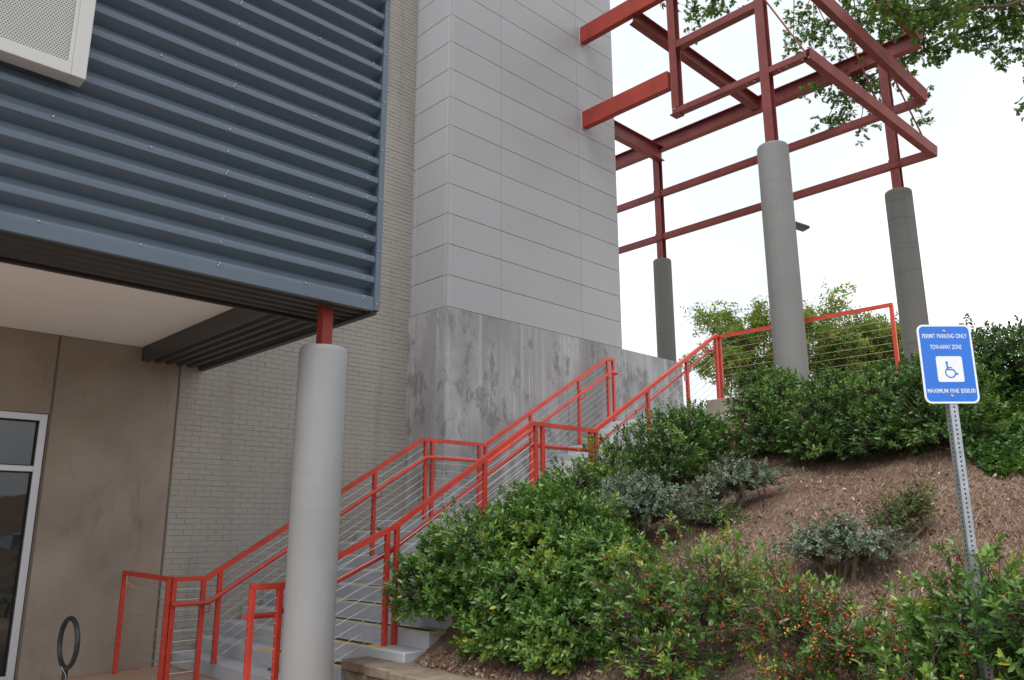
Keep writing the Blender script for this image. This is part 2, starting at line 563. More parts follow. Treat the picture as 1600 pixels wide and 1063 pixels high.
# ------------------------------------------------------------------ the setting: ground, walk, hillside, terrace
g = MB()
g.add([(-400, -400, -0.012), (500, -400, -0.012), (500, 400, -0.012), (-400, 400, -0.012)], [(0, 1, 2, 3)])
g.build('ground', M['asphalt'], kind='structure')
g = MB()
g.box((-12, 2.2, -0.1), (4.4, 10.2, 0.0))
g.build('walk', M['walk'], kind='structure')

xs = np.concatenate([np.linspace(4.72, 11.0, 90), ])
ys = np.concatenate([np.linspace(-30, -2, 20)[:-1], np.linspace(-2, YS + 0.02, 110)])
gx, gy = np.meshgrid(xs, ys, indexing='ij')
xe = 4.70 - 0.10 * np.clip(6.84 - gy, 0, 9.5)
gx = xe + (11.12 - xe) * (gx - 4.72) / (11.0 - 4.72)
gz = terrain(gx, gy)
V = np.stack([gx, gy, gz], -1).reshape(-1, 3)
ny_ = len(ys)
ii, jj = np.meshgrid(np.arange(len(xs) - 1), np.arange(ny_ - 1), indexing='ij')
a = (ii * ny_ + jj).ravel()
F = np.stack([a, a + ny_, a + ny_ + 1, a + 1], 1)
link('hillside', npmesh('hillside', V, F, M['soil'], smooth=True), kind='structure')
g = MB()
g.box((11.06, -60, 3.0), (140, 90, 3.345))
g.build('terrace', M['walk'], kind='structure')

# ------------------------------------------------------------------ brown concrete wall with its window
w = thing('concrete_wall', 'brown concrete wall with tall window under the metal overhang', 'wall', (1, YW, 0))
YI = YW + 0.3
for x0, x1, z0, z1 in ((-4, 0.4, 0, 3.9), (0.4, 2.505, 2.835, 3.9), (2.53, 3.905, 0, 3.9)):
    MB().box((x0, YW, z0), (x1, YI, z1), 0.004).build('wall_panel', M['brown'], w)
MB().box((2.505, YW + 0.008, 0.0), (2.53, YI, 3.9)).build('joint', M['joint'], w)
MB().box((3.905, YW + 0.008, 0.0), (3.93, YI, 3.9)).build('joint', M['joint'], w)
win = MB()
FW = 0.075
for bx in (((0.4, YW + 0.02, 0.0), (0.4 + FW, YW + 0.13, 2.83)), ((2.5 - FW, YW + 0.02, 0.0), (2.5, YW + 0.13, 2.83)),
           ((0.4 + FW, YW + 0.022, 0.0), (2.5 - FW, YW + 0.128, FW)), ((0.4 + FW, YW + 0.022, 2.83 - FW), (2.5 - FW, YW + 0.128, 2.83)),
           ((0.4 + FW, YW + 0.024, 2.19), (2.5 - FW, YW + 0.126, 2.19 + 0.062))):
    win.box(*bx, 0.003)
wo = win.build('window', M['alu'], w, label='tall window with pale aluminium frame and dark reflecting panes')
for z0, z1 in ((FW, 2.19), (2.252, 2.83 - FW)):
    MB().box((0.4 + FW, YW + 0.085, z0), (2.5 - FW, YW + 0.095, z1)).build('pane', M['glass'], wo)
    gm = MB()
    for x0, x1, za, zb in ((2.5 - FW - 0.014, 2.5 - FW, z0, z1), (0.4 + FW, 2.5 - FW - 0.015, z1 - 0.014, z1), (0.4 + FW, 2.5 - FW - 0.015, z0, z0 + 0.012)):
        gm.box((x0, YW + 0.05, za), (x1, YW + 0.084, zb))
    gm.build('gasket', M['rubber'], wo)

# ------------------------------------------------------------------ painted brick wall
bw = thing('brick_wall', 'tall grey-beige painted brick wall behind the stairs and tower', 'wall', (5.7, YW, 0))
MB().box((3.93, YW + 0.0005, 0), (11.7, YI, 11.2)).build('mortar_bed', M['mortar'], bw)
BL, BH, JT = 0.203, 0.0677, 0.007
bm_ = MB().cbox(Vector((0, 0, 0)), Vector((1, 0, 0)), Vector((0, 1, 0)), Vector((0, 0, 1)), ((BL - JT) / 2, 0.02, (BH - JT) / 2), 0.004)
brick_me = bm_.mesh('brick', M['brick'])
bxyz = []
for r_ in range(int(11.1 / BH)):
    off = (r_ % 2) * BL / 2
    for c_ in range(18):
        x = 3.935 + BL * (c_ + 0.5) + off
        if x - BL / 2 > XT:
            continue
        bxyz.append((x, r_ * BH + BH / 2))
    if r_ % 2:
        bxyz.append((3.935 + BL * 0.25, r_ * BH + BH / 2, 0.5))


def seen_size(b):
    p = Vector((b[0], YW, b[1]))
    hidden = b[1] > 3.45 and b[0] < 4.6 or b[1] < max(0, (b[0] - 4.0) * 0.55)
    hidden = hidden or (3.9 < b[0] and abs((b[0] / YW) - (3.79 / 6.41)) < 0.038)
    return (1 if hidden else 0, (p - EYE).length)


bxyz.sort(key=seen_size)
rest_v, rest_f = [], []
bv = np.array(bm_.V)
nf4 = [f for f in bm_.F]
rest = MB()
for i, b in enumerate(bxyz):
    wob = random.uniform(-0.0018, 0.0018)
    sx = b[2] if len(b) > 2 else 1
    if i < 300 and len(b) == 2:
        o = link('brick', brick_me, bw)
        o.location = Vector((b[0], YW + 0.016 + wob, b[1]))
    else:
        rest.add([((v[0]) * sx + b[0], v[1] + YW + 0.016 + wob, v[2] + b[1]) for v in bm_.V], bm_.F)
rest.build('upper_bricks', M['brick'], bw, kind='stuff')

# ------------------------------------------------------------------ tower clad in grey panels
tw = thing('clad_tower', 'tall tower clad in flat grey metal panels above a concrete base', 'tower', (9.6, YT, 4.87))
MB().box((XT + 0.03, YT + 0.03, 4.80), (XT2 - 0.03, YI, 14.0)).build('tower_core', M['panel_gap'], tw)
ZP0, PH, GAP = 4.875, 0.5075, 0.007
cols_front = [(XT + 0.055, 8.625), (8.625, 10.645), (10.645, XT2)]
pc = {}
for k in range(17):
    z0, z1 = ZP0 + k * PH + GAP / 2, ZP0 + (k + 1) * PH - GAP / 2
    for x0, x1 in cols_front:
        g_ = 0.002
        key = ('f', x0)
        if key not in pc:
            pc[key] = MB().box((x0 + g_, YT, -PH / 2 + GAP / 2), (x1 - g_, YT + 0.026, PH / 2 - GAP / 2), 0.003).mesh('panel', M['panel'])
        o = link('panel', pc[key], tw)
        o.location = (0, 0, (z0 + z1) / 2)
    for key, lo, hi in ((('l', 0), (XT, YT + 0.055, 0), (XT + 0.026, YW - 0.10, 0)), (('l', 1), (XT, YW - 0.098, 0), (XT + 0.026, YW - 0.005, 0))):
        if key not in pc:
            pc[key] = MB().box((lo[0], lo[1], -PH / 2 + GAP / 2), (hi[0], hi[1], PH / 2 - GAP / 2), 0.003).mesh('panel', M['panel'])
        o = link('panel', pc[key], tw)
        o.location = (0, 0, (z0 + z1) / 2)
    if 'c' not in pc:
        q = MB()
        L_ = [(XT, YT), (XT + 0.051, YT), (XT + 0.051, YT + 0.02), (XT + 0.02, YT + 0.02), (XT + 0.02, YT + 0.051), (XT, YT + 0.051)]
        hh = PH / 2 - GAP / 2
        q.add([(x, y, -hh) for x, y in L_] + [(x, y, hh) for x, y in L_],
              [(i, (i + 1) % 6, 6 + (i + 1) % 6, 6 + i) for i in range(6)] + [(0, 5, 4, 3, 2, 1), (6, 7, 8, 9, 10, 11)])
        pc['c'] = q.mesh('corner_panel', M['panel'])
    o = link('corner_panel', pc['c'], tw)
    o.location = (0, 0, (z0 + z1) / 2)
    key = 'r'
    if key not in pc:
        pc[key] = MB().box((XT2 - 0.026, YT + 0.028, -PH / 2 + GAP / 2), (XT2, YI, PH / 2 - GAP / 2), 0.003).mesh('panel', M['panel'])
    o = link('panel', pc[key], tw)
    o.location = (0, 0, (z0 + z1) / 2)
edge = MB()
for x_, y_ in ((XT - 0.001, YT + 0.0535), (XT - 0.001, YW - 0.099)):
    edge.box((x_ - 0.002, y_ - 0.003, ZP0), (x_ + 0.01, y_ + 0.003, 13.4))
edge.box((XT + 0.0505, YT - 0.003, ZP0), (XT + 0.0565, YT + 0.01, 13.4))
edge.build('edge_bead', paint('pale_bead', (0.46, 0.465, 0.47), 0.4, 0.03), tw)

# ------------------------------------------------------------------ concrete base wall
cb = thing('base_wall', 'streaked weathered grey concrete wall below the clad tower', 'wall', (10, YT, 0))
MB().box((XT - 0.012, YT - 0.012, 0), (10.2, YI + 0.02, 4.868), 0.008).build('wall_block', M['conc'], cb)
MB().box((10.204, YT - 0.012, 2.5), (13.72, YT + 0.35, 4.868), 0.008).build('wall_block', M['conc'], cb)

# ------------------------------------------------------------------ blue metal volume
bl = thing('metal_overhang', 'slate blue corrugated metal overhang projecting from the building', 'overhang', (1.5, YB, ZB))
XL = -3.5
PITCHC, DEP = 0.204, 0.058
base_z = ZB + 0.075
prof = [(0.000, 1), (0.086, 1), (0.120, 0), (0.200, 0)]      # outer flat, upper slope back, inner flat, underside


def corr(mb, zlist, emit):
    pass


nper = int((ZB2 - base_z) / PITCHC)
per_sheet = 4
for s0 in range(0, nper + 1, per_sheet):
    pts = []
    for k in range(s0, min(s0 + per_sheet, nper + 1)):
        zb_ = base_z + k * PITCHC
        # each wave from below: lower lip, outer flat up, slope in, inner flat, next underside
        for dz, o_ in ((0.0, 0.0), (0.004, -0.004), (0.040, -0.004), (0.049, -0.0025), (0.057, 0.001), (0.064, 0.0065), (0.071, 0.015), (0.097, 0.090), (0.102, 0.098), (0.146, 0.098), (0.151, 0.095), (0.199, 0.004)):
            if zb_ + dz < ZB2 - 0.02:
                pts.append((o_, zb_ + dz))
    zb_ += PITCHC
    if zb_ < ZB2 - 0.03:
        pts.append((0.0, zb_))
        pts.append((-0.006 + 0.002, zb_ + 0.004))
    m_ = MB()
    n_ = len(pts)
    xa, xb = XL, XB - 0.045
    vs = [(xa, YB + y_, z_) for y_, z_ in pts] + [(xb, YB + y_, z_) for y_, z_ in pts]
    m_.add(vs, [(i, n_ + i, n_ + i + 1, i + 1) for i in range(n_ - 1)])
    m_.build('metal_sheet', M['blue'], bl, smooth=32)
scr = MB()
for k in range(nper):
    zc = base_z + k * PITCHC + 0.024
    for xx in ([4.02, 2.62] if True else []):
        scr.lathe((0, 0), [(0.0001, -0.01)], 3) if False else None
        c_ = Vector((xx, YB - 0.004, zc))
        scr.cone(c_, c_ + Vector((0, -0.007, 0)), 0.011, 0.010, 6)
    if k % 4 == 0:
        for xx in (4.035, 3.42, 2.63, 2.0, 1.3):
            c_ = Vector((xx, YB - 0.004, zc + 0.024))
            scr.cone(c_, c_ + Vector((0, -0.007, 0)), 0.011, 0.010, 6)
for k in range(7):
    c_ = Vector((XB - 0.03, YB - 0.02, ZB + 0.07 + k * 0.53))
    scr.cone(c_, c_ + Vector((0, -0.006, 0)), 0.010, 0.009, 6)
scr.build('screws', M['screw'], bl, kind='stuff')
# trims
MB().box((XB - 0.05, YB - 0.018, ZB + 0.008), (XB + 0.012, YB + 0.14, ZB2), 0.004).build('corner_trim', M['blue_trim'], bl)
MB().box((XL, YB - 0.010, ZB), (XB - 0.052, YB + 0.03, ZB + 0.078), 0.004).build('bottom_trim', M['blue_trim'], bl)
MB().box((XL, YB - 0.05, ZB2 + 0.002), (XB + 0.03, YW, ZB2 + 0.16), 0.006).build('coping', M['blue_trim'], bl)
MB().box((XB - 0.03, YB + 0.142, ZB + 0.02), (XB + 0.008, YW - 0.02, ZB2)).build('side_wall', M['blue'], bl)
# underside: ribbed dark metal bands along the front and the right end, white soffit between
YI2, XI2 = 6.90, 3.46


def ribbed(name, axis):
    m_ = MB()
    if axis == 'x':
        cuts, lo, hi = (YB + 0.032, YI2), XL, XB - 0.04
    else:
        cuts, lo, hi = (XI2, XB - 0.06), YI2 + 0.004, YW - 0.012
    L_ = cuts[1] - cuts[0]
    n_ = 5
    pts = []
    for k in range(n_):
        b_ = cuts[0] + L_ * k / n_
        p_ = L_ / n_
        for f_, z_ in ((0.0, 0.0), (0.38, 0.0), (0.5, 0.035), (0.88, 0.035)):
            pts.append((b_ + f_ * p_, ZB + 0.012 + z_))
    pts.append((cuts[1], ZB + 0.012))
    n_ = len(pts)
    if axis == 'x':
        vs = [(lo, c, z) for c, z in pts] + [(hi, c, z) for c, z in pts]
    else:
        vs = [(c, lo, z) for c, z in pts] + [(c, hi, z) for c, z in pts]
    m_.add(vs, [(i, i + 1, n_ + i + 1, n_ + i) for i in range(n_ - 1)])
    return m_.build(name, M['under'], bl, smooth=20)


ribbed('underside_band', 'x')
ribbed('underside_band', 'y')
u = MB()
u.box((XL, YI2 - 0.03, ZB - 0.012), (XB - 0.05, YI2 + 0.002, ZB + 0.011), 0.003)
u.box((XB - 0.058, YB + 0.034, ZB - 0.016), (XB + 0.014, YW - 0.012, ZB + 0.016), 0.003)
u.build('drip_edge', M['under'], bl)
MB().box((XI2 - 0.03, YI2 + 0.004, ZB + 0.0135), (XI2 - 0.001, YW - 0.012, 3.80)).build('inner_lip', M['under'], bl)
MB().box((XL, YI2 - 0.02, ZB + 0.05), (XI2 - 0.032, YI2, 3.80)).build('inner_lip', M['under'], bl)
MB().box((XL, YI2 + 0.002, 3.75), (XI2 - 0.033, YW - 0.012, 3.86)).build('soffit', M['soffit'], bl)
MB().box((XL, YB + 0.07, 3.88), (XB - 0.05, YW - 0.01, 3.92)).build('floor_deck', M['under'], bl)

# perforated box on the blue face
pb = thing('perforated_box', 'pale metal box with perforated face fixed to the blue wall', 'panel box', (0.8, YB, 5.6))
BX1, BZ0, BZ1, BD = 1.45, 4.81, 6.9, 0.13
f_ = MB()
f_.box((BX1 - 0.10, YB - BD, BZ0), (BX1, YB + 0.02, BZ1), 0.004)
f_.box((-0.9, YB - BD + 0.001, BZ0), (BX1 - 0.1005, YB + 0.02, BZ0 + 0.10), 0.004)
f_.box((-0.9, YB - BD + 0.001, BZ1 - 0.1), (BX1 - 0.1005, YB + 0.02, BZ1), 0.004)
f_.box((-1.0, YB - BD, BZ0), (-0.9005, YB + 0.02, BZ1), 0.004)
f_.build('box_frame', M['box_frame'], pb)
MB().box((BX1 - 0.128, YB - BD + 0.004, BZ0 + 0.101), (BX1 - 0.1008, YB - BD + 0.03, BZ1 - 0.101), 0.003).build('inner_bead', M['box_frame'], pb)
MB().box((-0.9, YB - BD + 0.018, BZ0 + 0.1005), (BX1 - 0.129, YB - BD + 0.024, BZ1 - 0.1005)).build('perforated_sheet', M['perf'], pb)


# ------------------------------------------------------------------ concrete columns
def column(label, x, y, z0, z1, r, mat, stub=None, group=None):
    c = thing('concrete_column', label, 'column', (x, y, z0), group)
    MB().lathe((x, y), [(r, z0 - 0.05), (r, z0 + 0.9), (r * 1.002, z0 + 1.5), (r, z1 - 0.05), (r - 0.004, z1 - 0.018), (r - 0.018, z1)], 48).build('shaft', mat, c, smooth=40)
    if stub:
        s_ = MB()
        s_.box((x - 0.055, y - 0.055, z1 - 0.01), (x + 0.055, y + 0.055, stub), 0.006)
        s_.build('steel_stub', M['steel_red'], c)
        MB().box((x - 0.075, y - 0.075, z1 - 0.004), (x + 0.075, y + 0.075, z1 + 0.012), 0.002).build('base_plate', M['galv'], c)
    return c


column('smooth pale grey column carrying the corner of the blue overhang', 3.79, 6.41, 0, 3.19, 0.217, M['col_pale'], stub=ZB + 0.03)
grp = 'columns under the red steel frame'
column('grey column standing nearest under the red steel frame, above the hedge', 10.87, 5.36, 3.3, 7.33, 0.235, M['col_mid'], group=grp)
column('dark raw concrete column under the red frame, next to the concrete wall', 14.14, 9.77, 3.3, 7.35, 0.20, M['col_raw'], group=grp)
column('dark raw concrete column under the red frame, behind the blue sign', 14.10, 4.69, 3.3, 7.35, 0.222, M['col_raw'], group=grp)

# ------------------------------------------------------------------ red steel frame
sf = thing('steel_frame', 'open red steel canopy frame of beams and posts beside the tower', 'steel frame', (12.5, 7, 7.3))
XA, XR = 10.87, 14.14
S = M['steel_maroon']


def part(name, fn, *a, **k):
    m_ = MB()
    getattr(m_, fn)(*a, **k)
    return m_.build(name, S, sf)


# two deep plates out of the tower
S = M['steel_red']
part('tower_beam', 'bar', (10.83, YT - 0.002, 9.24), (10.83, 7.14, 9.24), 0.13, 0.34, c=0.004)
part('tower_beam', 'bar', (10.83, YT - 0.002, 11.08), (10.83, 5.6, 11.08), 0.13, 0.35, c=0.004)
S = M['steel_maroon']
for z_ in (9.24, 11.08):
    m_ = MB()
    m_.box((10.83 - 0.075, YT - 0.012, z_ - 0.18), (10.83 + 0.075, YT - 0.001, z_ + 0.18))
    m_.build('wall_plate', M['alu'], sf)
# hanger and channels in the near plane
part('hanger', 'ibeam', (XA, 7.03, 8.66), (XA, 7.03, 12.2), 0.16, 0.14, upv=(1, 0, 0))
part('channel', 'channel', (XA, 7.10, 8.60), (XA, 5.43, 8.60), 0.10, 0.15, flip=-1)
part('channel', 'channel', (XA, 5.28, 8.60), (XA, 4.66, 8.60), 0.10, 0.15, flip=-1)
part('channel', 'channel', (XA, 6.95, 9.86), (XA, 5.43, 9.86), 0.13, 0.15, flip=-1)
part('foot_plate', 'box', (XA - 0.11, 6.96, 8.535), (XA + 0.09, 7.13, 8.547))
part('post', 'ibeam', (XA, 5.36, 7.33), (XA, 5.36, 12.4), 0.15, 0.15, upv=(1, 0, 0))
# far plane
part('post', 'ibeam', (XR, 9.77, 7.34), (XR, 9.77, 9.93), 0.15, 0.15, upv=(1, 0, 0))
part('post', 'ibeam', (XR, 4.69, 7.34), (XR, 4.69, 9.93), 0.15, 0.15, upv=(1, 0, 0))
part('girt', 'bar', (XR, 12.6, 7.88), (XR, 4.02, 7.88), 0.12, 0.13, c=0.004)
part('girt', 'bar', (XR, 12.6, 8.91), (XR, 4.08, 8.91), 0.12, 0.14, c=0.004)
part('main_beam', 'ibeam', (XR, 12.8, 10.10), (XR, 4.02, 10.10), 0.31, 0.17)
# beams across
part('cross_beam', 'ibeam', (XT2 - 0.05, 9.66, 9.86), (XR + 0.02, 9.66, 9.86), 0.34, 0.16)
part('cross_beam', 'ibeam', (10.83, 7.86, 10.88), (XR, 7.20, 10.08), 0.26, 0.17)
# gusset plates with bolts where girts and beams meet the posts
for y_, z_ in ((9.77, 7.88), (9.77, 8.91), (4.69, 7.88), (4.69, 8.91), (9.77, 9.86)):
    part('gusset', 'box', (XR - 0.094, y_ - 0.085, z_ - 0.085), (XR - 0.080, y_ + 0.085, z_ + 0.085), 0.002)
    bm2 = MB()
    for dy in (-0.055, 0.055):
        for dz in (-0.055, 0.055):
            c_ = Vector((XR - 0.094, y_ + dy, z_ + dz))
            bm2.cone(c_, c_ + Vector((-0.012, 0, 0)), 0.013, 0.012, 6)
    bm2.build('bolts', S, sf, kind='stuff')
# sloping outer members
A1, B1 = (XA, 4.68, 8.63), (XR, 4.04, 7.88)
A2, B2 = (XA, 4.68, 9.98), (XR, 4.08, 8.96)
A3, B3 = (XA, 4.68, 11.35), (XR, 4.02, 10.14)
for a_, b_, h_ in ((A1, B1, 0.20), (A2, B2, 0.26), (A3, B3, 0.26)):
    part('sloping_beam', 'channel', a_, b_, h_, 0.12, flip=-1)


def lerp(a_, b_, t_):
    return Vector(a_).lerp(Vector(b_), t_)


for p_, q_ in (((XA + 0.02, 5.28, 9.9), A1), (lerp(A2, B2, 0.30), lerp(A1, B1, 0.56)), (lerp(A2, B2, 0.66), lerp(A1, B1, 0.95))):
    m_ = MB().tube([p_, q_], 0.014, 8)
    m_.build('brace_rod', S, sf)
bolts = MB()
for y_ in (5.55, 5.68, 5.12, 5.0, 4.74):
    for dx in (-0.04, 0.04):
        c_ = Vector((XA + dx, y_, 8.545))
        bolts.cone(c_, c_ + Vector((0, 0, -0.008)), 0.014, 0.012, 6)
bolts.build('bolts', M['galv'], sf, kind='stuff')

# ------------------------------------------------------------------ stairs
st = thing('staircase', 'grey painted outdoor staircase of two flights with a landing', 'stairs', (6, 8, 0))
for k in range(11):
    x = X0 + k * RUN
    zt = (k + 1) * RISE
    ya = (6.86 if k < 2 else YS) + (k % 2) * 0.004
    zb_ = max(-0.06 - 0.01 * k, zt - RISE - 0.45)
    x1 = x + RUN + 0.03 if k < 10 else XU + 0.03
    if k < 10:
        MB().box((x, ya, zb_), (x1, YW - 0.004 - (k % 2) * 0.003, zt), 0.012).build('step', M['step'], st)
    else:
        MB().box((x, YS + 0.008, zt - 0.9), (XT - 0.02, YW - 0.009, zt), 0.012).build('landing', M['step'], st)
        MB().box((XT - 0.018, YS + 0.010, zt - 0.91), (x1, YT - 0.016, zt), 0.012).build('landing', M['step'], st)
for k in range(11):
    x = XU + k * RUN
    zt = ZL + (k + 1) * RISE
    x1 = x + RUN + 0.03 if k < 10 else 13.9
    MB().box((x, YS + (k % 2) * 0.004, zt - RISE - 0.7), (x1, YT - 0.016 - (k % 2) * 0.003, zt), 0.012).build('step' if k < 10 else 'landing', M['step'], st)
for k in range(1, 21):
    if k in (10,):
        continue
    if k < 10:
        x, zt = X0 + k * RUN, (k + 1) * RISE
    else:
        x, zt = XU + (k - 11) * RUN, ZL + (k - 10) * RISE
    ya, yb = (6.92, 8.25 - 0.05 * random.random())
    if k > 2:
        ya = 6.30
    zz = zt + 0.0015
    MB().box((x + 0.047, ya, zt - 0.002), (x + 0.14, yb, zz)).build('grip_tape', M['tape_black'], st)
    ym = MB()
    ym.box((x + 0.012, ya, zt - 0.002), (x + 0.045, yb, zz))
    e0 = random.uniform(0.18, 0.35)
    ym.box((x + 0.0135, ya - e0, zt - 0.002), (x + 0.105, ya - 0.001, zz))
    ym.box((x + 0.0135, yb + 0.001, zt - 0.002), (x + 0.105, yb + random.uniform(0.15, 0.3), zz))
    ym.build('yellow_tape', M['tape_yellow'], st)
MB().box((10.94, 5.95, 2.7), (11.40, 6.86, 3.53), 0.01).build('cheek_wall', M['cheek'], st)

# ------------------------------------------------------------------ stone edging wall
kw = thing('edging_wall', 'low tan stone edging wall with cap blocks along the planting bed', 'edging wall', (4.6, 5, 0))
y = 6.84
k = 0
while y > -3:
    L_ = 0.42 + 0.05 * random.random()
    kx = -0.10 * (6.84 - y)
    MB().box((4.40 + kx + random.uniform(-0.006, 0.006), y - L_ + 0.006, 0.285), (4.76 + kx, y, 0.378 + random.uniform(-0.004, 0.004)), 0.012).build('cap_block', M['cap'], kw)
    for r_ in range(2):
        MB().box((4.45 + kx + random.uniform(-0.008, 0.008), y - L_ + 0.006 + 0.1 * r_, 0.14 * r_), (4.74 + kx, y - 0.001 + 0.1 * r_ - (0.1 if r_ and k == 0 else 0), 0.14 * r_ + 0.14), 0.012).build('wall_block', M['block'], kw)
    y -= L_
    k += 1


# ------------------------------------------------------------------ railings
def sq(w_, h_):
    return [(-w_ / 2, -h_ / 2), (w_ / 2, -h_ / 2), (w_ / 2, h_ / 2), (-w_ / 2, h_ / 2)]


def interp(pts, x):
    for (xa, za), (xb, zb_) in zip(pts, pts[1:]):
        if xa <= x <= xb:
            return za + (zb_ - za) * (x - xa) / (xb - xa)
    return pts[-1][1] if x > pts[-1][0] else pts[0][1]


def tread_z(x):
    if x < X0:
        return 0.0
    if x < X0 + 10 * RUN:
        return RISE * (int((x - X0) / RUN) + 1)
    if x < XU:
        return ZL
    return min(ZT, ZL + RISE * (int((x - XU) / RUN) + 1))


RM = M['rail']


def railing(name, label, Y, top, posts, side, bases, cable_spans, grab_range):
    r_ = thing(name, label, 'railing', (top[0][0], Y, 0))
    MB().sweep(sq(0.056, 0.050), [(x, Y, z) for x, z in top], side=(0, 1, 0)).build('top_rail', RM, r_)
    for x, b in posts:
        zt = interp(top, x) - 0.02
        m_ = MB().box((x - 0.024, Y - 0.024, b), (x + 0.024, Y + 0.024, zt), 0.003)
        p_ = m_.build('post', RM, r_)
    # round grab rail below, on the stair side
    yo = Y + side * 0.085
    gp = [(x, z - 0.25) for x, z in top]
    g0, g1 = grab_range
    gp = [(max(g0, min(g1, x)), z) for x, z in gp]
    pts = [(gp[0][0], Y, gp[0][1]), (gp[0][0] - 0.01, yo - side * 0.02, gp[0][1]), (gp[0][0] + 0.03, yo, gp[0][1])] + [(x, yo, z) for x, z in gp[1:-1]]
    pts += [(gp[-1][0] - 0.02, yo, gp[-1][1]), (gp[-1][0] + 0.01, yo - side * 0.02, gp[-1][1]), (gp[-1][0], Y, gp[-1][1])]
    MB().tube(pts, 0.025, 12).build('grab_rail', RM, r_, smooth=40)
    for x, b in bases:
        z = interp([(q[0], q[1]) for q in gp], x)
        MB().tube([(x + 0.05, yo, z - 0.01), (x + 0.05, yo, z - 0.09), (x + 0.02, yo - side * 0.03, z - 0.105), (x, Y, z - 0.105)], 0.008, 6).build('bracket', RM, r_)
    for xa, xb in cable_spans:
        za, zb_ = interp(top, xa), interp(top, xb)
        for k in range(1, 10):
            dz = 0.105 * k
            MB().tube([(xa, Y, za - dz), (xb, Y, zb_ - dz)], 0.0028, 5).build('cable', M['cable'], r_)
    nut = MB()
    for x, b in posts:
        zt = interp(top, x)
        for k in range(1, 10):
            c_ = Vector((x - 0.03, Y, zt - 0.105 * k))
            nut.cone(c_, c_ + Vector((0.06, 0, 0)), 0.007, 0.007, 6)
    nut.build('cable_fittings', M['bolt'], r_, kind='stuff')
    return r_


topf = [(3.58, 1.045), (3.95, 1.045), (6.88, 2.775), (8.04, 2.775), (10.98, 4.52), (11.18, 4.52)]
pf = [(3.60, 0.0), (3.92, 0.0), (4.10, 0.15), (6.10, None), (6.93, None), (7.05, None), (7.93, None), (8.06, None), (9.02, None), (10.20, None), (10.99, None), (11.15, None)]
pf = [(x, tread_z(x) if b is None else b) for x, b in pf]
rf = railing('stair_railing', 'red cable railing on the wall side of the stairs', YF, topf, pf, -1,
             [pf[1], pf[3], pf[4], pf[6], pf[9], pf[10]],
             [(3.6, 3.92), (4.10, 6.93), (7.05, 7.93), (8.06, 10.99)], (3.60, 11.22))
# short guard back to the wall
MB().sweep(sq(0.054, 0.048), [(3.45, 9.93, 1.085), (3.555, 8.87, 1.05)]).build('top_rail', RM, rf)
MB().box((3.45 - 0.022, 9.90, 0), (3.45 + 0.022, 9.945, 1.066), 0.003).build('post', RM, rf)
MB().box((3.545 - 0.022, 8.86, 0), (3.545 + 0.022, 8.905, 1.03), 0.003).build('post', RM, rf)
for k in range(1, 10):
    MB().tube([(3.45, 9.92, 1.085 - 0.105 * k), (3.545, 8.88, 1.05 - 0.105 * k)], 0.0028, 5).build('cable', M['cable'], rf)

topn = [(3.40, 1.072), (3.70, 1.072), (4.89, 1.575), (6.88, 2.795), (8.05, 2.80), (11.16, 4.60), (11.27, 4.60)]
pn = [(3.42, 0.0), (3.68, 0.0), (4.82, None), (4.935, None), (6.12, None), (6.95, None), (7.07, None), (7.97, None), (8.08, None), (9.25, None), (10.28, None), (11.15, 3.5), (11.27, 3.5)]
pn = [(x, tread_z(x) if b is None else b) for x, b in pn]
rn = railing('stair_railing', 'red cable railing on the bush side of the stairs, turning along the terrace', YN, topn, pn, 1,
             [pn[1], pn[3], pn[4], pn[5], pn[9], pn[10], pn[11]],
             [(3.42, 3.68), (3.68, 4.82), (4.935, 6.95), (7.07, 7.97), (8.08, 11.15)], (3.42, 11.1))
MB().sweep(sq(0.054, 0.048), [(11.27, 6.78, 4.60), (11.27, 4.0, 4.58)]).build('top_rail', RM, rn)
for y_ in (4.02,):
    MB().box((11.246, y_ - 0.024, 3.3), (11.294, y_ + 0.024, 4.57), 0.003).build('post', RM, rn)
for k in range(1, 10):
    MB().tube([(11.27, 6.75, 4.60 - 0.108 * k), (11.27, 4.02, 4.58 - 0.108 * k)], 0.0028, 5).build('cable', M['cable'], rn)

rb = MB()
rb.sweep(sq(0.002, 0.018), [(3.455, 9.885, 1.11), (3.46, 9.87, 1.02), (3.465, 9.87, 0.93)], side=(1, 0, 0))
rbo = rb.build('ribbon', M['string'], label='scrap of white and yellow ribbon tied to the railing corner by the wall', category='ribbon')
MB().sweep(sq(0.002, 0.014), [(3.465, 9.868, 0.99), (3.51, 9.80, 0.93), (3.56, 9.74, 0.915)], side=(0, 0, 1)).build('ribbon_tail', M['ribbon'], rbo)

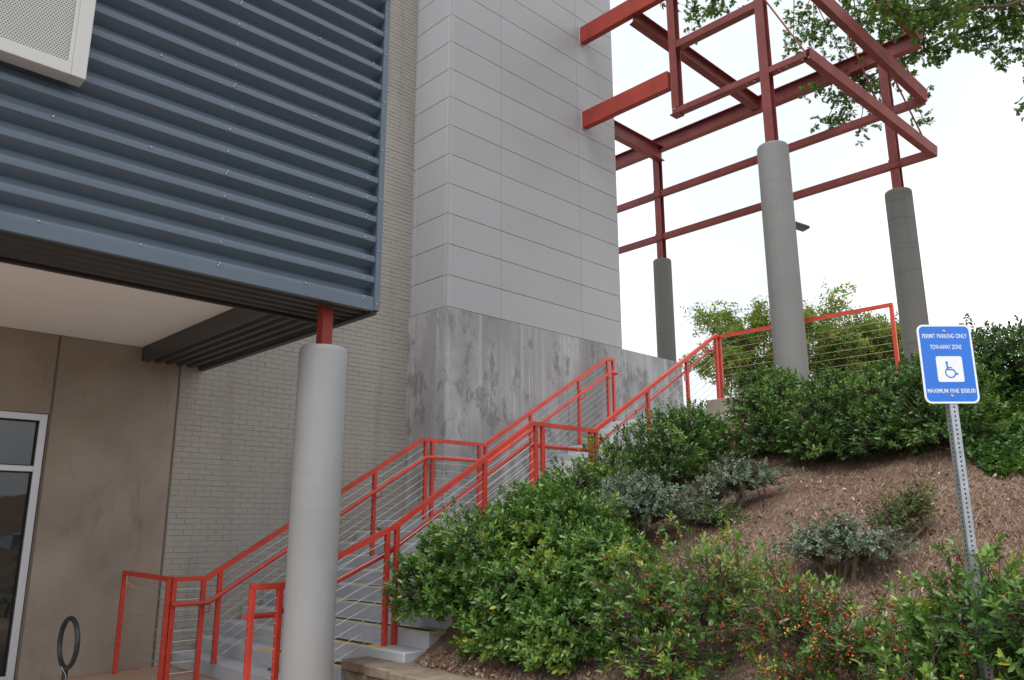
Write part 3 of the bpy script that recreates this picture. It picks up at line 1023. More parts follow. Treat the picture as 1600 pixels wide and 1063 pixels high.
# ------------------------------------------------------------------ bike rack
BRP = Vector((2.21, 7.46, 0))
br = thing('bike_rack', 'black steel ring bike rack on a post in front of the window', 'bike rack', BRP)
rc = BRP + Vector((0, 0, 0.665))
th = R(93)
dv = Vector((math.cos(th), math.sin(th), 0))
ring = [rc + dv * (0.19 * math.cos(a_)) + Vector((0, 0, 0.19 * math.sin(a_))) for a_ in np.linspace(0, 2 * math.pi, 49)[:-1]]
MB().tube(ring, 0.020, 12, closed=True, side=None).build('ring', M['black_tube'], br, smooth=60)
MB().cone(BRP, BRP + Vector((0, 0, 0.49)), 0.022, 0.022, 16).build('post', M['black_tube'], br, smooth=40)
MB().cone(BRP, BRP + Vector((0, 0, 0.012)), 0.07, 0.07, 20).build('base_plate', M['black_tube'], br)
e_ = rt * 0.03 - fw * 0.02
cd = MB().tube([BRP + Vector((0, 0, 0.50)) - rt * 0.02 - fw * 0.03, BRP + Vector((0, 0, 0.47)) - fw * 0.032, BRP + Vector((0, 0, 0.43)) + rt * 0.022 - fw * 0.026, BRP + Vector((0, 0, 0.3)) + rt * 0.03 - fw * 0.02], 0.0016, 5)
cd.build('cord', M['string'], label='thin white cord tied round the black bike rack post', category='cord')

# ------------------------------------------------------------------ parking sign
SC = Vector((4.94, 1.49, 2.47))
sg = thing('parking_sign', 'blue and white permit parking sign on perforated metal post', 'sign', (SC.x, SC.y, 0.45))
nrm = Vector((-math.cos(YAW), -math.sin(YAW), 0))
sx_ = Vector((math.sin(YAW), -math.cos(YAW), 0))
sz_ = Vector((0, 0, 1))


def sp(a_, b_, o_=0.0):
    return SC + sx_ * a_ + sz_ * b_ + nrm * o_


def rrect(w_, h_, r_, n=8):
    out = []
    for cx, cy, a0 in ((w_ / 2 - r_, h_ / 2 - r_, 0), (-w_ / 2 + r_, h_ / 2 - r_, 90), (-w_ / 2 + r_, -h_ / 2 + r_, 180), (w_ / 2 - r_, -h_ / 2 + r_, 270)):
        for i in range(n + 1):
            an = R(a0 + 90 * i / n)
            out.append((cx + r_ * math.cos(an), cy + r_ * math.sin(an)))
    return out


def plate(pts, o0, o1, name, mat, parent, c=(0, 0)):
    n_ = len(pts)
    m_ = MB()
    m_.add([sp(a_ + c[0], b_ + c[1], o0) for a_, b_ in pts] + [sp(a_ + c[0], b_ + c[1], o1) for a_, b_ in pts],
           [tuple(range(n_))[::-1], tuple(range(n_, 2 * n_))] + [(i, (i + 1) % n_, n_ + (i + 1) % n_, n_ + i) for i in range(n_)])
    return m_.build(name, mat, parent)


pl = plate(rrect(0.312, 0.462, 0.038), 0.0, 0.003, 'sign_plate', M['sign_white'], sg)
plate(rrect(0.289, 0.440, 0.028), 0.003, 0.0036, 'blue_field', M['sign_blue'], pl)
plate(rrect(0.150, 0.150, 0.012), 0.0036, 0.0042, 'symbol_square', M['sign_white'], pl, (0.008, -0.032))


def text(body, z, width, height):
    cu = bpy.data.curves.new('lettering', 'FONT')
    cu.body = body
    cu.align_x, cu.align_y = 'CENTER', 'CENTER'
    cu.size = 1
    cu.extrude = 0.0
    cu.offset = 0.007
    cu.space_word = 1.3
    o = bpy.data.objects.new('lettering', cu)
    col.objects.link(o)
    bpy.context.view_layer.update()
    dp = bpy.context.evaluated_depsgraph_get()
    me = bpy.data.meshes.new_from_object(o.evaluated_get(dp))
    bpy.data.objects.remove(o)
    xy = np.array([v.co[:] for v in me.vertices])
    lo, hi = xy.min(0), xy.max(0)
    for v in me.vertices:
        a_ = ((v.co.x - lo[0]) / (hi[0] - lo[0]) - 0.5) * width
        b_ = ((v.co.y - lo[1]) / (hi[1] - lo[1]) - 0.5) * height + z
        v.co = sp(a_, b_, 0.0041)
    me.materials.clear()
    me.materials.append(M['sign_white'])
    link('lettering', me, pl)


text('PERMIT PARKING ONLY', 0.163, 0.258, 0.026)
text('TOW-AWAY ZONE', 0.098, 0.180, 0.026)
text('MAXIMUM FINE $500.00', -0.160, 0.272, 0.028)
wc = MB()
WO = 0.0049
cx_, cz_ = 0.006, -0.036


def stroke(pts, w_):
    P = [Vector((p[0], p[1])) for p in pts]
    n_ = len(P)
    L_, R_ = [], []
    for i in range(n_):
        t0 = (P[i] - P[i - 1]) if i else (P[1] - P[0])
        t1 = (P[i + 1] - P[i]) if i < n_ - 1 else t0
        tg = (t0.normalized() + t1.normalized()).normalized()
        nn = Vector((-tg.y, tg.x)) * (w_ / 2 / max(0.5, tg.dot(t1.normalized())))
        L_.append(P[i] + nn)
        R_.append(P[i] - nn)
    wc.add([sp(cx_ + q.x, cz_ + q.y, WO) for q in L_ + R_], [(i, n_ + i, n_ + i + 1, i + 1) for i in range(n_ - 1)])


head = [(0.0075 * math.cos(a_), 0.0075 * math.sin(a_)) for a_ in np.linspace(0, 2 * math.pi, 17)[:-1]]
wc.add([sp(cx_ - 0.014 + a_, cz_ + 0.042 + b_, WO) for a_, b_ in head], [tuple(range(16))])
stroke([(-0.0135, 0.036), (-0.010, -0.003)], 0.0095)
stroke([(-0.010, 0.002), (0.020, 0.000), (0.036, -0.026), (0.046, -0.022)], 0.0085)
stroke([(-0.011, 0.014), (0.015, 0.013)], 0.006)
stroke([(-0.012 + 0.0 + 0.0285 * math.cos(a_), -0.0135 + 0.0285 * math.sin(a_)) for a_ in np.linspace(R(118), R(345), 28)][::1] and
       [(0.002 + 0.0285 * math.cos(a_), -0.0165 + 0.0285 * math.sin(a_)) for a_ in np.linspace(R(128), R(345), 28)], 0.007)
wc.build('wheelchair_symbol', M['sign_blue'], pl)
for b_ in (0.192, -0.188):
    MB().cone(sp(0.0, b_, 0.0036), sp(0.0, b_, 0.009), 0.010, 0.007, 10).build('bolt', M['bolt'], sg)
# perforated square post, holes cut through the faces
PWD, PC_ = 0.046, 0.0254
zb0 = 0.30
nh = int((SC.z + 0.22 - zb0) / PC_)
pm = MB()
oc = [(0.0058 * math.cos(R(22.5 + 45 * i)), 0.0058 * math.sin(R(22.5 + 45 * i))) for i in range(8)]
hw = PWD / 2
rot = R(4)
fx = Vector((math.cos(YAW + rot), math.sin(YAW + rot), 0))
fy = Vector((-fx.y, fx.x, 0))
pcx = SC - nrm * (hw + 0.002) + sx_ * 0.004
pcx.z = 0
for nv in (fx, -fx, fy, -fy):
    tv = Vector((-nv.y, nv.x, 0))
    for i in range(nh):
        zc = zb0 + (i + 0.5) * PC_
        o_ = pcx + nv * hw + Vector((0, 0, zc))
        h2 = PC_ / 2
        outer = [(hw, h2 * 0.41), (hw * 0.41, h2), (-hw * 0.41, h2), (-hw, h2 * 0.41), (-hw, -h2 * 0.41), (-hw * 0.41, -h2), (hw * 0.41, -h2), (hw, -h2 * 0.41)]
        vs = [o_ + tv * a_ + sz_ * b_ for a_, b_ in outer] + [o_ + tv * a_ + sz_ * b_ for a_, b_ in oc]
        fs = [(j, (j + 1) % 8, 8 + (j + 1) % 8, 8 + j) for j in range(8)]
        n0 = len(vs)
        vs += [o_ + tv * sxx * hw + sz_ * szz * h2 for sxx, szz in ((1, 1), (-1, 1), (-1, -1), (1, -1))]
        fs += [(n0, 1, 0), (n0 + 1, 3, 2), (n0 + 2, 5, 4), (n0 + 3, 7, 6)]
        pm.add(vs, fs)
pm.build('post', M['galv'], sg)
MB().box((pcx.x - 0.01, pcx.y - 0.01, zb0), (pcx.x + 0.01, pcx.y + 0.01, zb0 + nh * PC_ - 0.01)).build('post_core', M['rubber'], sg)

# ------------------------------------------------------------------ street lamp far behind
LP = Vector((26.6, 13.05, 3.3))
lp = thing('street_lamp', 'dark box lamp head peeking out behind the nearest concrete column', 'street lamp', LP)
MB().cone(LP, LP + Vector((0, 0, 9.25)), 0.09, 0.06, 10).build('pole', M['lamp'], lp)
ld = (Vector((27.75, 12.45, 0)) - Vector((LP.x, LP.y, 0))).normalized()
MB().bar(LP + ld * 0.05 + Vector((0, 0, 9.2)), LP + ld * 0.75 + Vector((0, 0, 9.26)), 0.06, 0.08).build('arm', M['lamp'], lp)
MB().bar(LP + ld * 0.45 + Vector((0, 0, 9.30)), LP + ld * 1.12 + Vector((0, 0, 9.17)), 0.42, 0.12, c=0.03).build('lamp_head', M['lamp'], lp)


# ------------------------------------------------------------------ parked cars across the lot, mirrored in the window
M['tyre'] = paint('black_tyre', (0.02, 0.02, 0.02), 0.8)


def car(label, x, y, rot, colr):
    c = thing('parked_car', label, 'car', (x, y, 0), 'cars parked across the lot')
    pm_ = paint('car_paint', colr, 0.25, 0.02, spec=0.6)
    ca, sa = math.cos(rot), math.sin(rot)

    def W(px_, py_, pz_):
        return (x + px_ * ca - py_ * sa, y + px_ * sa + py_ * ca, pz_)

    low = [(-2.2, 0.32), (-2.25, 0.62), (-2.15, 0.92), (-1.2, 0.98), (0.75, 0.98), (1.75, 0.86), (2.2, 0.70), (2.25, 0.35)]
    top_ = [(-1.95, 0.97), (-1.25, 1.40), (-0.4, 1.47), (0.25, 1.42), (1.05, 0.97)]
    for nm, pr, hw_, hw2, mt in (('body', low, 0.88, 0.86, pm_), ('cabin', top_, 0.80, 0.60, M['glass'])):
        m_ = MB()
        n_ = len(pr)
        zm, zx = pr[0][1], max(p[1] for p in pr)
        vs = []
        for sd_ in (-1, 1):
            for a_, z_ in pr:
                f_ = (z_ - zm) / max(0.01, zx - zm)
                vs.append(W(a_, sd_ * (hw_ + (hw2 - hw_) * max(0, f_)), z_))
        m_.add(vs, [tuple(range(n_)), tuple(range(n_, 2 * n_))[::-1]] + [(i, n_ + i, n_ + (i + 1) % n_, (i + 1) % n_) for i in range(n_)])
        m_.build(nm, mt, c)
    m_ = MB()
    m_.add([W(-1.2, -0.60, 1.43), W(0.2, -0.60, 1.45), W(0.2, 0.60, 1.45), W(-1.2, 0.60, 1.43), W(-0.5, -0.58, 1.50), W(-0.5, 0.58, 1.50)], [(0, 4, 5, 3), (4, 1, 2, 5)])
    m_.build('roof', pm_, c)
    for wx in (-1.35, 1.38):
        for wy in (-0.84, 0.84):
            w_ = MB().cone(W(wx, wy - 0.1, 0.32), W(wx, wy + 0.1, 0.32), 0.32, 0.32, 20).build('wheel', M['tyre'], c)
            MB().cone(W(wx, wy - 0.11, 0.32), W(wx, wy + 0.11, 0.32), 0.19, 0.19, 14).build('rim', M['galv'], w_)
    for wy in (-0.62, 0.62):
        m_ = MB().cone(W(2.12, wy, 0.68), W(2.24, wy, 0.66), 0.12, 0.10, 12)
        m_.build('headlight', M['sign_white'], c)


car('silver car parked across the lot, mirrored in the window', 4.2, -7.5, R(95), (0.45, 0.46, 0.47))
car('dark grey car parked across the lot, mirrored in the window', 7.0, -7.7, R(92), (0.06, 0.06, 0.065))
car('white car parked across the lot, mirrored in the window', 9.7, -7.6, R(88), (0.6, 0.6, 0.6))
for k in range(5):
    MB().box((2.85 + 2.75 * k, -10, -0.012), (2.95 + 2.75 * k, -5, -0.008)).build('parking_line', M['sign_white'], kind='structure')

# ------------------------------------------------------------------ foliage
def rnd_dirs(n, lo=-0.2):
    z = rng.uniform(lo, 1, n)
    a_ = rng.uniform(0, 2 * np.pi, n)
    r_ = np.sqrt(1 - z * z)
    return np.stack([r_ * np.cos(a_), r_ * np.sin(a_), z], 1)


LEAF = np.array([(0, 0.0), (0.30, 0.36), (0.68, 0.40), (1.0, 0.0), (0.68, -0.40), (0.30, -0.36)])      # (along, across)


def leaves(base, d, nrm_, L, W, fold=0.25, curl=0.15, shape=LEAF):
    """one folded leaf per row; returns verts (n*6,3), quads (2n,4)"""
    n = len(base)
    d = norm(d)
    s_ = norm(np.cross(d, nrm_))
    u_ = np.cross(s_, d)
    out = np.zeros((n, 6, 3))
    for k, (a_, b_) in enumerate(shape):
        lift = fold * abs(b_) * W - curl * (a_ ** 2) * L
        out[:, k] = base + d * (a_ * L)[:, None] + s_ * (b_ * W)[:, None] + u_ * lift[:, None]
    o_ = np.arange(n)[:, None] * 6
    F = np.concatenate([o_ + np.array([0, 1, 2, 3])[::-1], o_ + np.array([0, 3, 4, 5])[::-1]])
    return out.reshape(-1, 3), F


def shoots_to_leaves(P, D, per, L0, spread=(0.5, 1.15), stem=0.07, var=0.3, w=0.5, tone=None):
    """leaves set spirally round the last centimetres of each shoot"""
    n = len(P)
    ref = np.where(np.abs(D[:, 2:3]) < 0.9, np.array([[0, 0, 1.0]]), np.array([[1.0, 0, 0]]))
    A = norm(np.cross(D, ref))
    B = np.cross(D, A)
    bs, ds, ns, ls, tn = [], [], [], [], []
    for k in range(per):
        f_ = k / max(1, per - 1)
        an = k * 2.4 + rng.uniform(0, 6.28, n) * 0.15 + rng.uniform(-0.4, 0.4, n)
        out_ = A * np.cos(an)[:, None] + B * np.sin(an)[:, None]
        tilt = spread[1] + (spread[0] - spread[1]) * f_ + rng.uniform(-0.2, 0.2, n)
        d = D * np.cos(tilt)[:, None] + out_ * np.sin(tilt)[:, None]
        bs.append(P + D * (stem * (f_ - 1))[..., None] if np.ndim(stem) else P + D * stem * (f_ - 1))
        ds.append(d)
        ns.append(norm(D * np.sin(tilt)[:, None] - out_ * np.cos(tilt)[:, None]) + rng.normal(0, 0.2, (n, 3)))
        ls.append(L0 * rng.uniform(1 - var, 1 + var, n))
        base_t = rng.uniform(0, 0.55, n) if tone is None else tone
        tn.append(np.clip(base_t + 0.25 * f_ + rng.normal(0, 0.09, n), 0, 0.97))
    b, d, nn, l, tt = map(np.concatenate, (bs, ds, ns, ls, tn))
    V, F = leaves(b, d, nn, l, l * w)
    return V, F, np.concatenate([tt, tt])


def twigs(A, B, r):
    """three-sided thin prisms between point arrays"""
    n = len(A)
    d = norm(B - A)
    ref = np.where(np.abs(d[:, 2:3]) < 0.9, np.array([[0, 0, 1.0]]), np.array([[1.0, 0, 0]]))
    s_ = norm(np.cross(d, ref))
    u_ = np.cross(s_, d)
    r = np.broadcast_to(r, (n,))
    V = np.zeros((n, 6, 3))
    for k in range(3):
        an = k * 2.0944
        o_ = (s_ * math.cos(an) + u_ * math.sin(an)) * r[:, None]
        V[:, k] = A + o_
        V[:, 3 + k] = B + o_ * 0.5
    o_ = np.arange(n)[:, None] * 6
    F = np.concatenate([o_ + np.array(q) for q in ((0, 1, 4, 3), (1, 2, 5, 4), (2, 0, 3, 5))])
    return V.reshape(-1, 3), F


ICO_V, ICO_F = None, None


def ico():
    p = (1 + 5 ** 0.5) / 2
    V = np.array([(-1, p, 0), (1, p, 0), (-1, -p, 0), (1, -p, 0), (0, -1, p), (0, 1, p), (0, -1, -p), (0, 1, -p), (p, 0, -1), (p, 0, 1), (-p, 0, -1), (-p, 0, 1)], float)
    F = [(0, 11, 5), (0, 5, 1), (0, 1, 7), (0, 7, 10), (0, 10, 11), (1, 5, 9), (5, 11, 4), (11, 10, 2), (10, 7, 6), (7, 1, 8), (3, 9, 4), (3, 4, 2), (3, 2, 6), (3, 6, 8), (3, 8, 9), (4, 9, 5), (2, 4, 11), (6, 2, 10), (8, 6, 7), (9, 8, 1)]
    return norm(V), np.array(F)


ICO_V, ICO_F = ico()


def berries(P, D, n_cl, per, r, parent, tone=(0.0, 1.0)):
    """clusters of round berries just under some shoot tips"""
    idx = rng.choice(len(P), min(n_cl, len(P)), replace=False)
    c = np.repeat(P[idx] - D[idx] * 0.05, per, 0) + rng.normal(0, 0.016, (len(idx) * per, 3))
    rr = r * rng.uniform(0.75, 1.15, len(c))
    V = c[:, None, :] + ICO_V[None] * rr[:, None, None]
    F = (np.arange(len(c))[:, None, None] * 12 + ICO_F[None]).reshape(-1, 3)
    ct = np.repeat(rng.uniform(*tone, len(idx)), per) + rng.normal(0, 0.15, len(c))
    link('berries', npmesh('berries', V.reshape(-1, 3), F, M['berry'], np.repeat(np.clip(ct, 0, 1), 20), smooth=True), parent, kind='stuff')


def blob_shoots(blobs, dens, upw=0.5, shell=(0.45, 1.05), lump=0.16):
    """shoot tips and directions through the outer shell of a union of ellipsoids"""
    Ps, Ds = [], []
    for (c, r_) in blobs:
        c, r_ = np.array(c, float), np.array(r_, float)
        n = int(dens * (r_[0] * r_[1] + r_[0] * r_[2] + r_[1] * r_[2]) * 4)
        d = rnd_dirs(n, -0.55)
        k = 1 + lump * np.sin(d[:, 0] * 5 + c[0] * 9) * np.cos(d[:, 1] * 6 + c[1] * 7) + lump * 0.7 * np.sin(d[:, 2] * 9 + d[:, 0] * 7 + c[2])
        f_ = shell[0] + (shell[1] - shell[0]) * rng.uniform(0, 1, n) ** 0.55
        P = c + d * r_ * (k * f_)[:, None]
        nr = norm(d / r_)
        D = norm(nr + np.array([0, 0, upw]) + rng.normal(0, 0.35, (n, 3)))
        Ps.append(P)
        Ds.append(D)
    P, D = np.concatenate(Ps), np.concatenate(Ds)
    gz_ = terrain(P[:, 0], P[:, 1])
    keep = P[:, 2] > gz_ + 0.03
    return P[keep], D[keep]


def bush(name, label, cat, blobs, root, mat, dens=60, per=9, L0=0.042, upw=0.5, n_cl=0, stems=7, group=None, shell=(0.45, 1.05), tone_shift=0.0, spread=(0.5, 1.15), w=0.5, lump=0.16, tone=(0, 1), stem=0.07, br=0.006):
    root = np.array(root, float)
    root[2] = terrain(root[0], root[1]) - 0.02
    b = thing(name, label, cat, tuple(root), group)
    P, D = blob_shoots(blobs, dens, upw, shell, lump)
    # patchy tone: neighbouring shoots share it
    tn = 0.30 + rng.normal(0, 0.13, len(P)) * 0.6 + 0.18 * np.sin(P[:, 0] * 5.3 + P[:, 2] * 4.1) + 0.14 * np.sin(P[:, 1] * 6.7 - P[:, 2] * 5) + rng.normal(0, 0.10, len(P)) + tone_shift
    V, F, tt = shoots_to_leaves(P, D, per, L0, tone=tn, spread=spread, w=w, stem=stem)
    odd = rng.uniform(0, 1, len(tt) // 2) < 0.006
    tt = np.where(np.concatenate([odd, odd]), 1.0, tt)
    link('foliage', npmesh('foliage', V, F, mat, tt), b, kind='stuff')
    # branches: shoots back towards blob hearts, hearts back to the root
    sub = rng.choice(len(P), min(len(P), 700), replace=False)
    hearts = np.array([bb[0] for bb in blobs], float)
    near = hearts[np.argmin(((P[sub][:, None] - hearts[None]) ** 2).sum(-1), 1)]
    mid = P[sub] * 0.45 + near * 0.55 + rng.normal(0, 0.04, (len(sub), 3))
    A = [P[sub], mid]
    B = [mid, near * 0.7 + (root + rng.normal(0, 0.05, (len(sub), 3))) * 0.3]
    V1, F1 = twigs(np.concatenate(B), np.concatenate(A), 0.004)
    link('twigs', npmesh('twigs', V1, F1, M['twig']), b, kind='stuff')
    for h in hearts[:stems]:
        m_ = MB()
        j = root + rng.normal(0, 0.06, 3) * np.array([1, 1, 0])
        k_ = (j + h) / 2 + rng.normal(0, 0.05, 3)
        m_.cone(j, k_, 0.018, 0.014, 6)
        m_.cone(k_, h, 0.014, 0.008, 6)
        m_.build('stem', M['twig'], b)
    if n_cl:
        berries(P, D, n_cl, 6, br, b, tone)
    return P, D


T = lambda x, y: float(terrain(np.float64(x), np.float64(y)))


def bl_on(*specs):
    """(x, y, height of centre above ground, rx, ry, rz)"""
    return [((x, y, T(x, y) + h), (rx, ry, rz)) for x, y, h, rx, ry, rz in specs]


# large holly at the foot of the stairs
bush('holly_bush', 'large bright green holly bush beside the foot of the stairs', 'bush',
     bl_on((5.25, 5.85, 0.60, 0.55, 0.62, 0.58), (5.65, 5.15, 0.60, 0.55, 0.60, 0.58), (5.20, 5.20, 0.40, 0.5, 0.6, 0.42), (5.55, 4.60, 0.42, 0.45, 0.5, 0.46), (5.9, 5.65, 0.62, 0.5, 0.5, 0.5), (5.05, 4.55, 0.28, 0.35, 0.45, 0.3), (4.98, 6.15, 0.52, 0.40, 0.50, 0.46), (4.95, 5.25, 0.22, 0.30, 0.42, 0.28), (4.93, 4.75, 0.20, 0.28, 0.40, 0.26)),
     (5.4, 5.3, 0), M['holly'], dens=270, per=9, L0=0.050, n_cl=90, tone_shift=0.12)
# berry-laden low hollies along the front of the bed
grp = 'low holly bushes with berries along the edging'
bush('berry_bush', 'low holly with orange-red berries next to the large holly', 'bush',
     bl_on((5.15, 3.85, 0.42, 0.38, 0.42, 0.42), (5.25, 3.30, 0.45, 0.36, 0.4, 0.42), (4.95, 3.55, 0.2, 0.3, 0.4, 0.25)), (5.15, 3.6, 0), M['holly'],
     dens=130, per=9, L0=0.048, n_cl=110, group=grp, tone_shift=0.16, shell=(0.2, 1.25), lump=0.3, br=0.0075)
bush('berry_bush', 'straggly holly thick with orange berry clusters before the sign post', 'bush',
     bl_on((5.15, 2.72, 0.36, 0.40, 0.36, 0.36), (5.05, 2.25, 0.32, 0.34, 0.36, 0.34), (4.95, 2.5, 0.14, 0.3, 0.3, 0.2)), (5.1, 2.5, 0), M['holly'],
     dens=95, per=8, L0=0.046, n_cl=260, group=grp, tone_shift=0.14, shell=(0.2, 1.25), lump=0.3, tone=(0.2, 1.1), br=0.0075)
bush('berry_bush', 'leafy holly wrapped round the base of the sign post', 'bush',
     bl_on((5.1, 1.52, 0.48, 0.36, 0.34, 0.42), (4.98, 1.2, 0.46, 0.36, 0.3, 0.38), (4.8, 1.75, 0.28, 0.3, 0.3, 0.28), (5.2, 1.9, 0.30, 0.3, 0.25, 0.32)), (5.05, 1.5, 0), M['holly'],
     dens=165, per=9, L0=0.050, n_cl=60, group=grp, tone_shift=0.16, shell=(0.2, 1.2), lump=0.25, br=0.0075)
# hollies climbing beside the stairs
grp = 'hollies beside the upper stairs'
bush('holly_bush', 'green holly against the red railing halfway up the stairs', 'bush',
     bl_on((6.75, 5.9, 0.45, 0.55, 0.42, 0.52), (7.25, 5.75, 0.5, 0.5, 0.45, 0.55), (6.5, 5.5, 0.3, 0.45, 0.45, 0.36)), (6.9, 5.8, 0), M['holly'],
     dens=190, per=9, L0=0.045, n_cl=30, group=grp, tone_shift=0.0)
bush('holly_bush', 'green holly near the top of the stairs below the tan block', 'bush',
     bl_on((7.9, 5.55, 0.5, 0.55, 0.5, 0.58), (8.45, 5.6, 0.45, 0.5, 0.45, 0.48), (8.9, 5.7, 0.3, 0.45, 0.4, 0.36)), (8.3, 5.6, 0), M['holly'],
     dens=170, per=9, L0=0.047, n_cl=12, group=grp, tone_shift=-0.04)
# hedge along the terrace edge
grp = 'dark hedge bushes below the columns'
hl = ['dark hedge bush at the left end of the row, beside the tan block', 'dark hedge bush in front of the nearest grey column', 'dark hedge bush below the end post of the terrace railing', 'dark hedge bush directly left of the blue sign']
for (x, y), lab in zip(((9.0, 4.80), (8.85, 4.05), (8.8, 3.35), (8.75, 2.75)), hl):
    bush('hedge_bush', lab, 'bush', bl_on((x, y, 0.45, 0.5, 0.46, 0.52), (x + 0.35, y + 0.05, 0.42, 0.45, 0.45, 0.46), (x - 0.3, y - 0.1, 0.26, 0.32, 0.42, 0.32)), (x, y, 0), M['hedge'],
         dens=170, per=9, L0=0.050, n_cl=6, group=grp)
bush('hedge_bush', 'tall dark hedge on the skyline right of the blue sign', 'bush',
     bl_on((10.2, 2.75, 0.35, 0.5, 0.5, 0.5), (10.2, 2.2, 0.35, 0.5, 0.5, 0.5), (10.15, 1.6, 0.35, 0.5, 0.5, 0.5), (10.15, 1.0, 0.35, 0.5, 0.5, 0.5)), (10.3, 2, 0), M['hedge'],
     dens=150, per=8, L0=0.055, group=grp, tone_shift=-0.08)
# grey-green shrubs
grp = 'grey-green shrubs on the bare slope'
for x, y, lab, k in ((6.65, 5.05, 'wide grey-green shrub on bare stems beside the holly', 1.1), (7.45, 4.40, 'small upright grey-green shrub below the hedge', 0.75), (6.45, 2.90, 'dense grey-green shrub above the berry bushes', 0.74)):
    bush('sage_shrub', lab, 'shrub', bl_on((x, y, 0.42 * k, 0.42 * k, 0.42 * k, 0.22 * k), (x + 0.1, y - 0.2, 0.36 * k, 0.34 * k, 0.3 * k, 0.18 * k), (x - 0.05, y + 0.22, 0.36 * k, 0.34 * k, 0.3 * k, 0.18 * k), (x, y, 0.56 * k, 0.22 * k, 0.22 * k, 0.16 * k)), (x, y, 0), M['sage'],
         dens=300, per=8, L0=0.027, upw=0.15, group=grp, w=0.8, shell=(0.1, 1.3), spread=(0.7, 1.4), stem=0.06, tone_shift=0.15, lump=0.4)
bush('light_shrub', 'small yellow-green bush behind the dense grey-green shrub', 'shrub',
     bl_on((7.0, 2.66, 0.22, 0.24, 0.22, 0.2), (7.05, 2.5, 0.3, 0.16, 0.16, 0.2)), (7.0, 2.62, 0), M['light_leaf'], dens=260, per=7, L0=0.03, shell=(0.2, 1.1), stems=2)
bush('low_shrub', 'low spreading green shrub between the two grey-green shrubs', 'shrub',
     bl_on((7.35, 4.75, 0.10, 0.3, 0.35, 0.14), (7.2, 4.45, 0.08, 0.25, 0.25, 0.12)), (7.3, 4.7, 0), M['ivy'], dens=260, per=7, L0=0.035, shell=(0.3, 1.1), stems=2, upw=0.2)

# creeping ground cover right of the sign
n = 5200
cx = rng.uniform(7.9, 10.4, n)
cy = rng.uniform(0.3, 3.1, n)
keep = (cy < np.where(cx > 9.15, 3.0, 2.6 - 0.25 * np.abs(np.sin(cx * 3.1)))) & (cx > 8.1 + 0.25 * np.sin(cy * 5) + 0.5 * np.clip(cy - 1.9, 0, 1))
cx, cy = cx[keep], cy[keep]
hh_ = 0.06 + 0.10 * (0.5 + 0.5 * np.sin(cx * 4.3 + cy * 3.7)) * rng.uniform(0.3, 1.3, len(cx))
P = np.stack([cx, cy, terrain(cx, cy) + hh_], 1)
D = norm(np.array([[-0.25, -0.15, 1.0]]) + rng.normal(0, 0.35, (len(P), 3)))
V, F, tt = shoots_to_leaves(P, D, 7, 0.05, w=0.8, spread=(0.6, 1.4), tone=0.45 + 0.2 * np.sin(cx * 3 + cy * 5))
link('ground_cover', npmesh('ground_cover', V, F, M['ivy'], tt), kind='stuff', label='green creeping ground cover on the slope right of the sign', category='ground cover')

# pine straw, chips and dead leaves over the bed
n = 170000
px = 4.74 + 5.0 * rng.uniform(0, 1, n) ** 1.35
py = rng.uniform(0.3, 6.1, n)
px -= 0.10 * (6.84 - py) * np.clip(5.6 - px, 0, 1)
an = rng.uniform(0, 2 * np.pi, n)
d = np.stack([np.cos(an), np.sin(an), np.zeros(n)], 1)
L = rng.uniform(0.03, 0.10, n)
A = np.stack([px, py, np.zeros(n)], 1)
B = A + d * L[:, None]
A[:, 2] = terrain(A[:, 0], A[:, 1]) + rng.uniform(0.0, 0.02, n)
B[:, 2] = terrain(B[:, 0], B[:, 1]) + rng.uniform(0.002, 0.035, n)
s_ = np.stack([-d[:, 1], d[:, 0], np.zeros(n)], 1) * rng.uniform(0.0007, 0.0016, n)[:, None]
V = np.stack([A - s_, A + s_, B + s_, B - s_], 1).reshape(-1, 3)
F = np.arange(4 * n).reshape(-1, 4)
link('pine_straw', npmesh('pine_straw', V, F, M['litter'], rng.uniform(0, 1, n)), kind='stuff', label='brown pine straw mulch scattered over the planting bed', category='mulch')
n = 4600
px = 4.70 + 4.7 * rng.uniform(0, 1, n) ** 2.0
py = rng.uniform(0.3, 6.1, n)
P = np.stack([px, py, terrain(px, py) + rng.uniform(0.006, 0.03, n)], 1)
an = rng.uniform(0, 2 * np.pi, n)
d = np.stack([np.cos(an), np.sin(an), rng.uniform(0, 0.5, n)], 1)
V, F = leaves(P, d, np.array([[0, 0, 1.0]]) + rng.normal(0, 0.35, (n, 3)), rng.uniform(0.02, 0.065, n), rng.uniform(0.014, 0.04, n), 0.6, -0.3)
tt = rng.uniform(0, 1, n) ** 1.3
link('dead_leaves', npmesh('dead_leaves', V, F, M['dead'], np.concatenate([tt, tt])), kind='stuff', label='dry fallen leaves lying on the mulch', category='leaves')
for x, y, z, k, lab in ((4.30, 7.98, RISE, 3, 'curled brown leaves on the lowest step, nearer the brick wall'), (4.32, 7.45, RISE, 4, 'dark dry leaves on the lowest step, nearer the pale column'),
                        (6.78, 9.75, 10 * RISE, 9, 'tuft of dry brown leaves against the wall just below the landing')):
    P = np.array([[x, y, z + 0.004]] * k) + rng.normal(0, 0.012 * k ** 0.5, (k, 3)) * np.array([1, 1, 0.0])
    V, F = leaves(P, rnd_dirs(k, 0.0) * np.array([1, 1, 0.6]), np.array([[0, 0, 1.0]] * k) + rng.normal(0, 0.3, (k, 3)), rng.uniform(0.05, 0.09, k), np.full(k, 0.04), 0.5, -0.3)
    link('fallen_leaves', npmesh('fallen_leaves', V, F, M['dead'], np.full(2 * k, 0.1)), label=lab, category='leaf', kind='thing')


